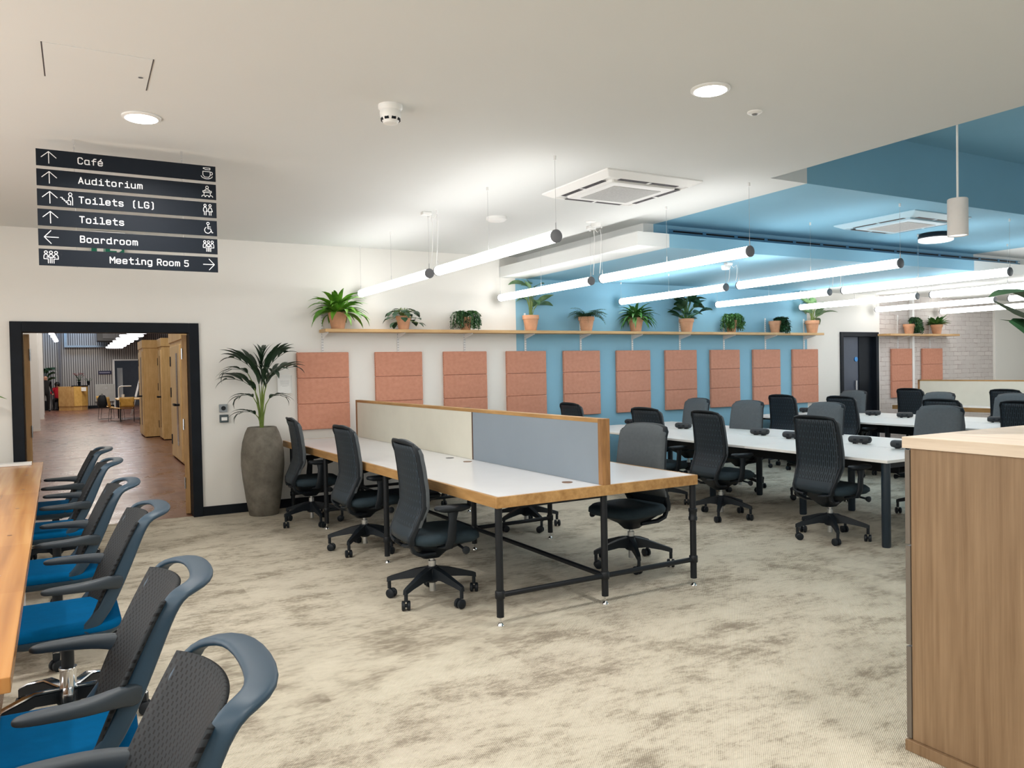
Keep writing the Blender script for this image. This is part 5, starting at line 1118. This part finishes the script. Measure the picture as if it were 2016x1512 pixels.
MB().lathe([(0.043, 0), (0.043, -0.006), (0.03, -0.014)], n=24).build('sensor_ring', WHITEPL, t, smooth=40); MB().lathe([(0.018, -0.0135), (0.014, -0.02), (0.005, -0.022)], n=16).build('lens', plain('grey_lens', (0.18, 0.18, 0.18), 0.3), t)
def downlight(label, x, y):
    t = thing('downlight', label, 'lamp', (x, y, ZC), 0, 'round recessed ceiling downlights')
    MB().lathe([(0.098, 0), (0.105, -0.001), (0.105, -0.008), (0.088, -0.014), (0.086, -0.012)], n=32).build('trim_ring', WHITEPL, t, smooth=40)
    MB().lathe([(0.085, -0.006), (0.085, -0.0155), (0.07, -0.018)], n=32).build('led_disc', LED, t)
    lt = bpy.data.lights.new('downlight_beam', 'AREA'); lt.shape = 'DISK'; lt.size = 0.16; lt.energy = LAMP_W; lt.color = (1.0, 0.97, 0.92); lt.spread = RAD(150)
    o = bpy.data.objects.new('downlight_beam', lt); o.location = (x, y, ZC-0.022); COL.objects.link(o); return t
downlight('glowing round downlight above the hanging direction boards', 0.355, 4.95)
downlight('glowing round downlight on the open white ceiling near the small sensor', 3.01, 3.15)
for x, y in ((0.36, 2.9), (0.36, 0.8), (3.0, 1.0), (-1.5, 3.0), (-1.5, 6.4), (-1.6, 0.6), (3.0, -1.2), (0.4, -1.4)):  # unseen ambient lamps added out of view, without fittings
    lt = bpy.data.lights.new('unseen_fill_lamp', 'AREA'); lt.shape = 'DISK'; lt.size = 0.16; lt.energy = LAMP_W; lt.color = (1.0, 0.97, 0.92)
    o = bpy.data.objects.new('unseen_fill_lamp', lt); o.location = (x, y, ZC-0.022); COL.objects.link(o)
t = thing('surface_light', 'black-rimmed round light with white face on the blue ceiling', 'lamp', (8.80, 5.55, ZC))
MB().lathe([(0.17, 0), (0.19, -0.045), (0.18, -0.06)], n=32).build('lamp_body', BLACKPL, t, smooth=40); MB().lathe([(0.185, -0.058), (0.185, -0.085), (0.165, -0.095)], n=32).build('diffuser', emit('soft_white_diffuser', (0.95, 0.95, 0.97), 0.75), t, smooth=40)
t = thing('pendant_spotlight', 'white cylinder spotlight hanging on a cord from the blue ceiling recess', 'lamp', (5.16, 3.1, 0))
MB().lathe([(0.055, 2.385), (0.0625, 2.380), (0.0625, 2.622), (0.058, 2.628), (0.01, 2.63)], n=32, cap=False).build('lamp_body', plain('white_lamp_shade', (0.72, 0.70, 0.68), 0.5), t, smooth=40)
MB().lathe([(0.050, 2.400), (0.050, 2.405)], n=24).build('led_disc', emit('spot_led', (1.0, 0.97, 0.93), 4.0), t)
MB().cyl((0, 0, 2.628), (0, 0, 3.55), 0.007, n=8).build('cord', WHITEPL, t)
t = thing('access_hatch', 'white ceiling access panel with thin shadow gaps above the direction boards', 'ceiling hatch', (0.12, 4.255, ZC))
MB().box(-0.222, 0.225, -0.225, 0.225, -0.0025, 0.0).build('hatch_panel', CEIL, t, smooth=0)
m = MB(); m.box(-0.228, -0.222, -0.225, 0.225, -0.0024, 0); m.box(0.225, 0.230, -0.225, 0.225, -0.0024, 0); m.build('shadow_gap', plain('dark_gap', (0.06, 0.05, 0.05), 0.9), t, smooth=0)
MB().lathe([(0.012, 0), (0.012, -0.004), (0.006, -0.004)], (0.19, 0.04, 0), 14).build('lock', SILVER, t)
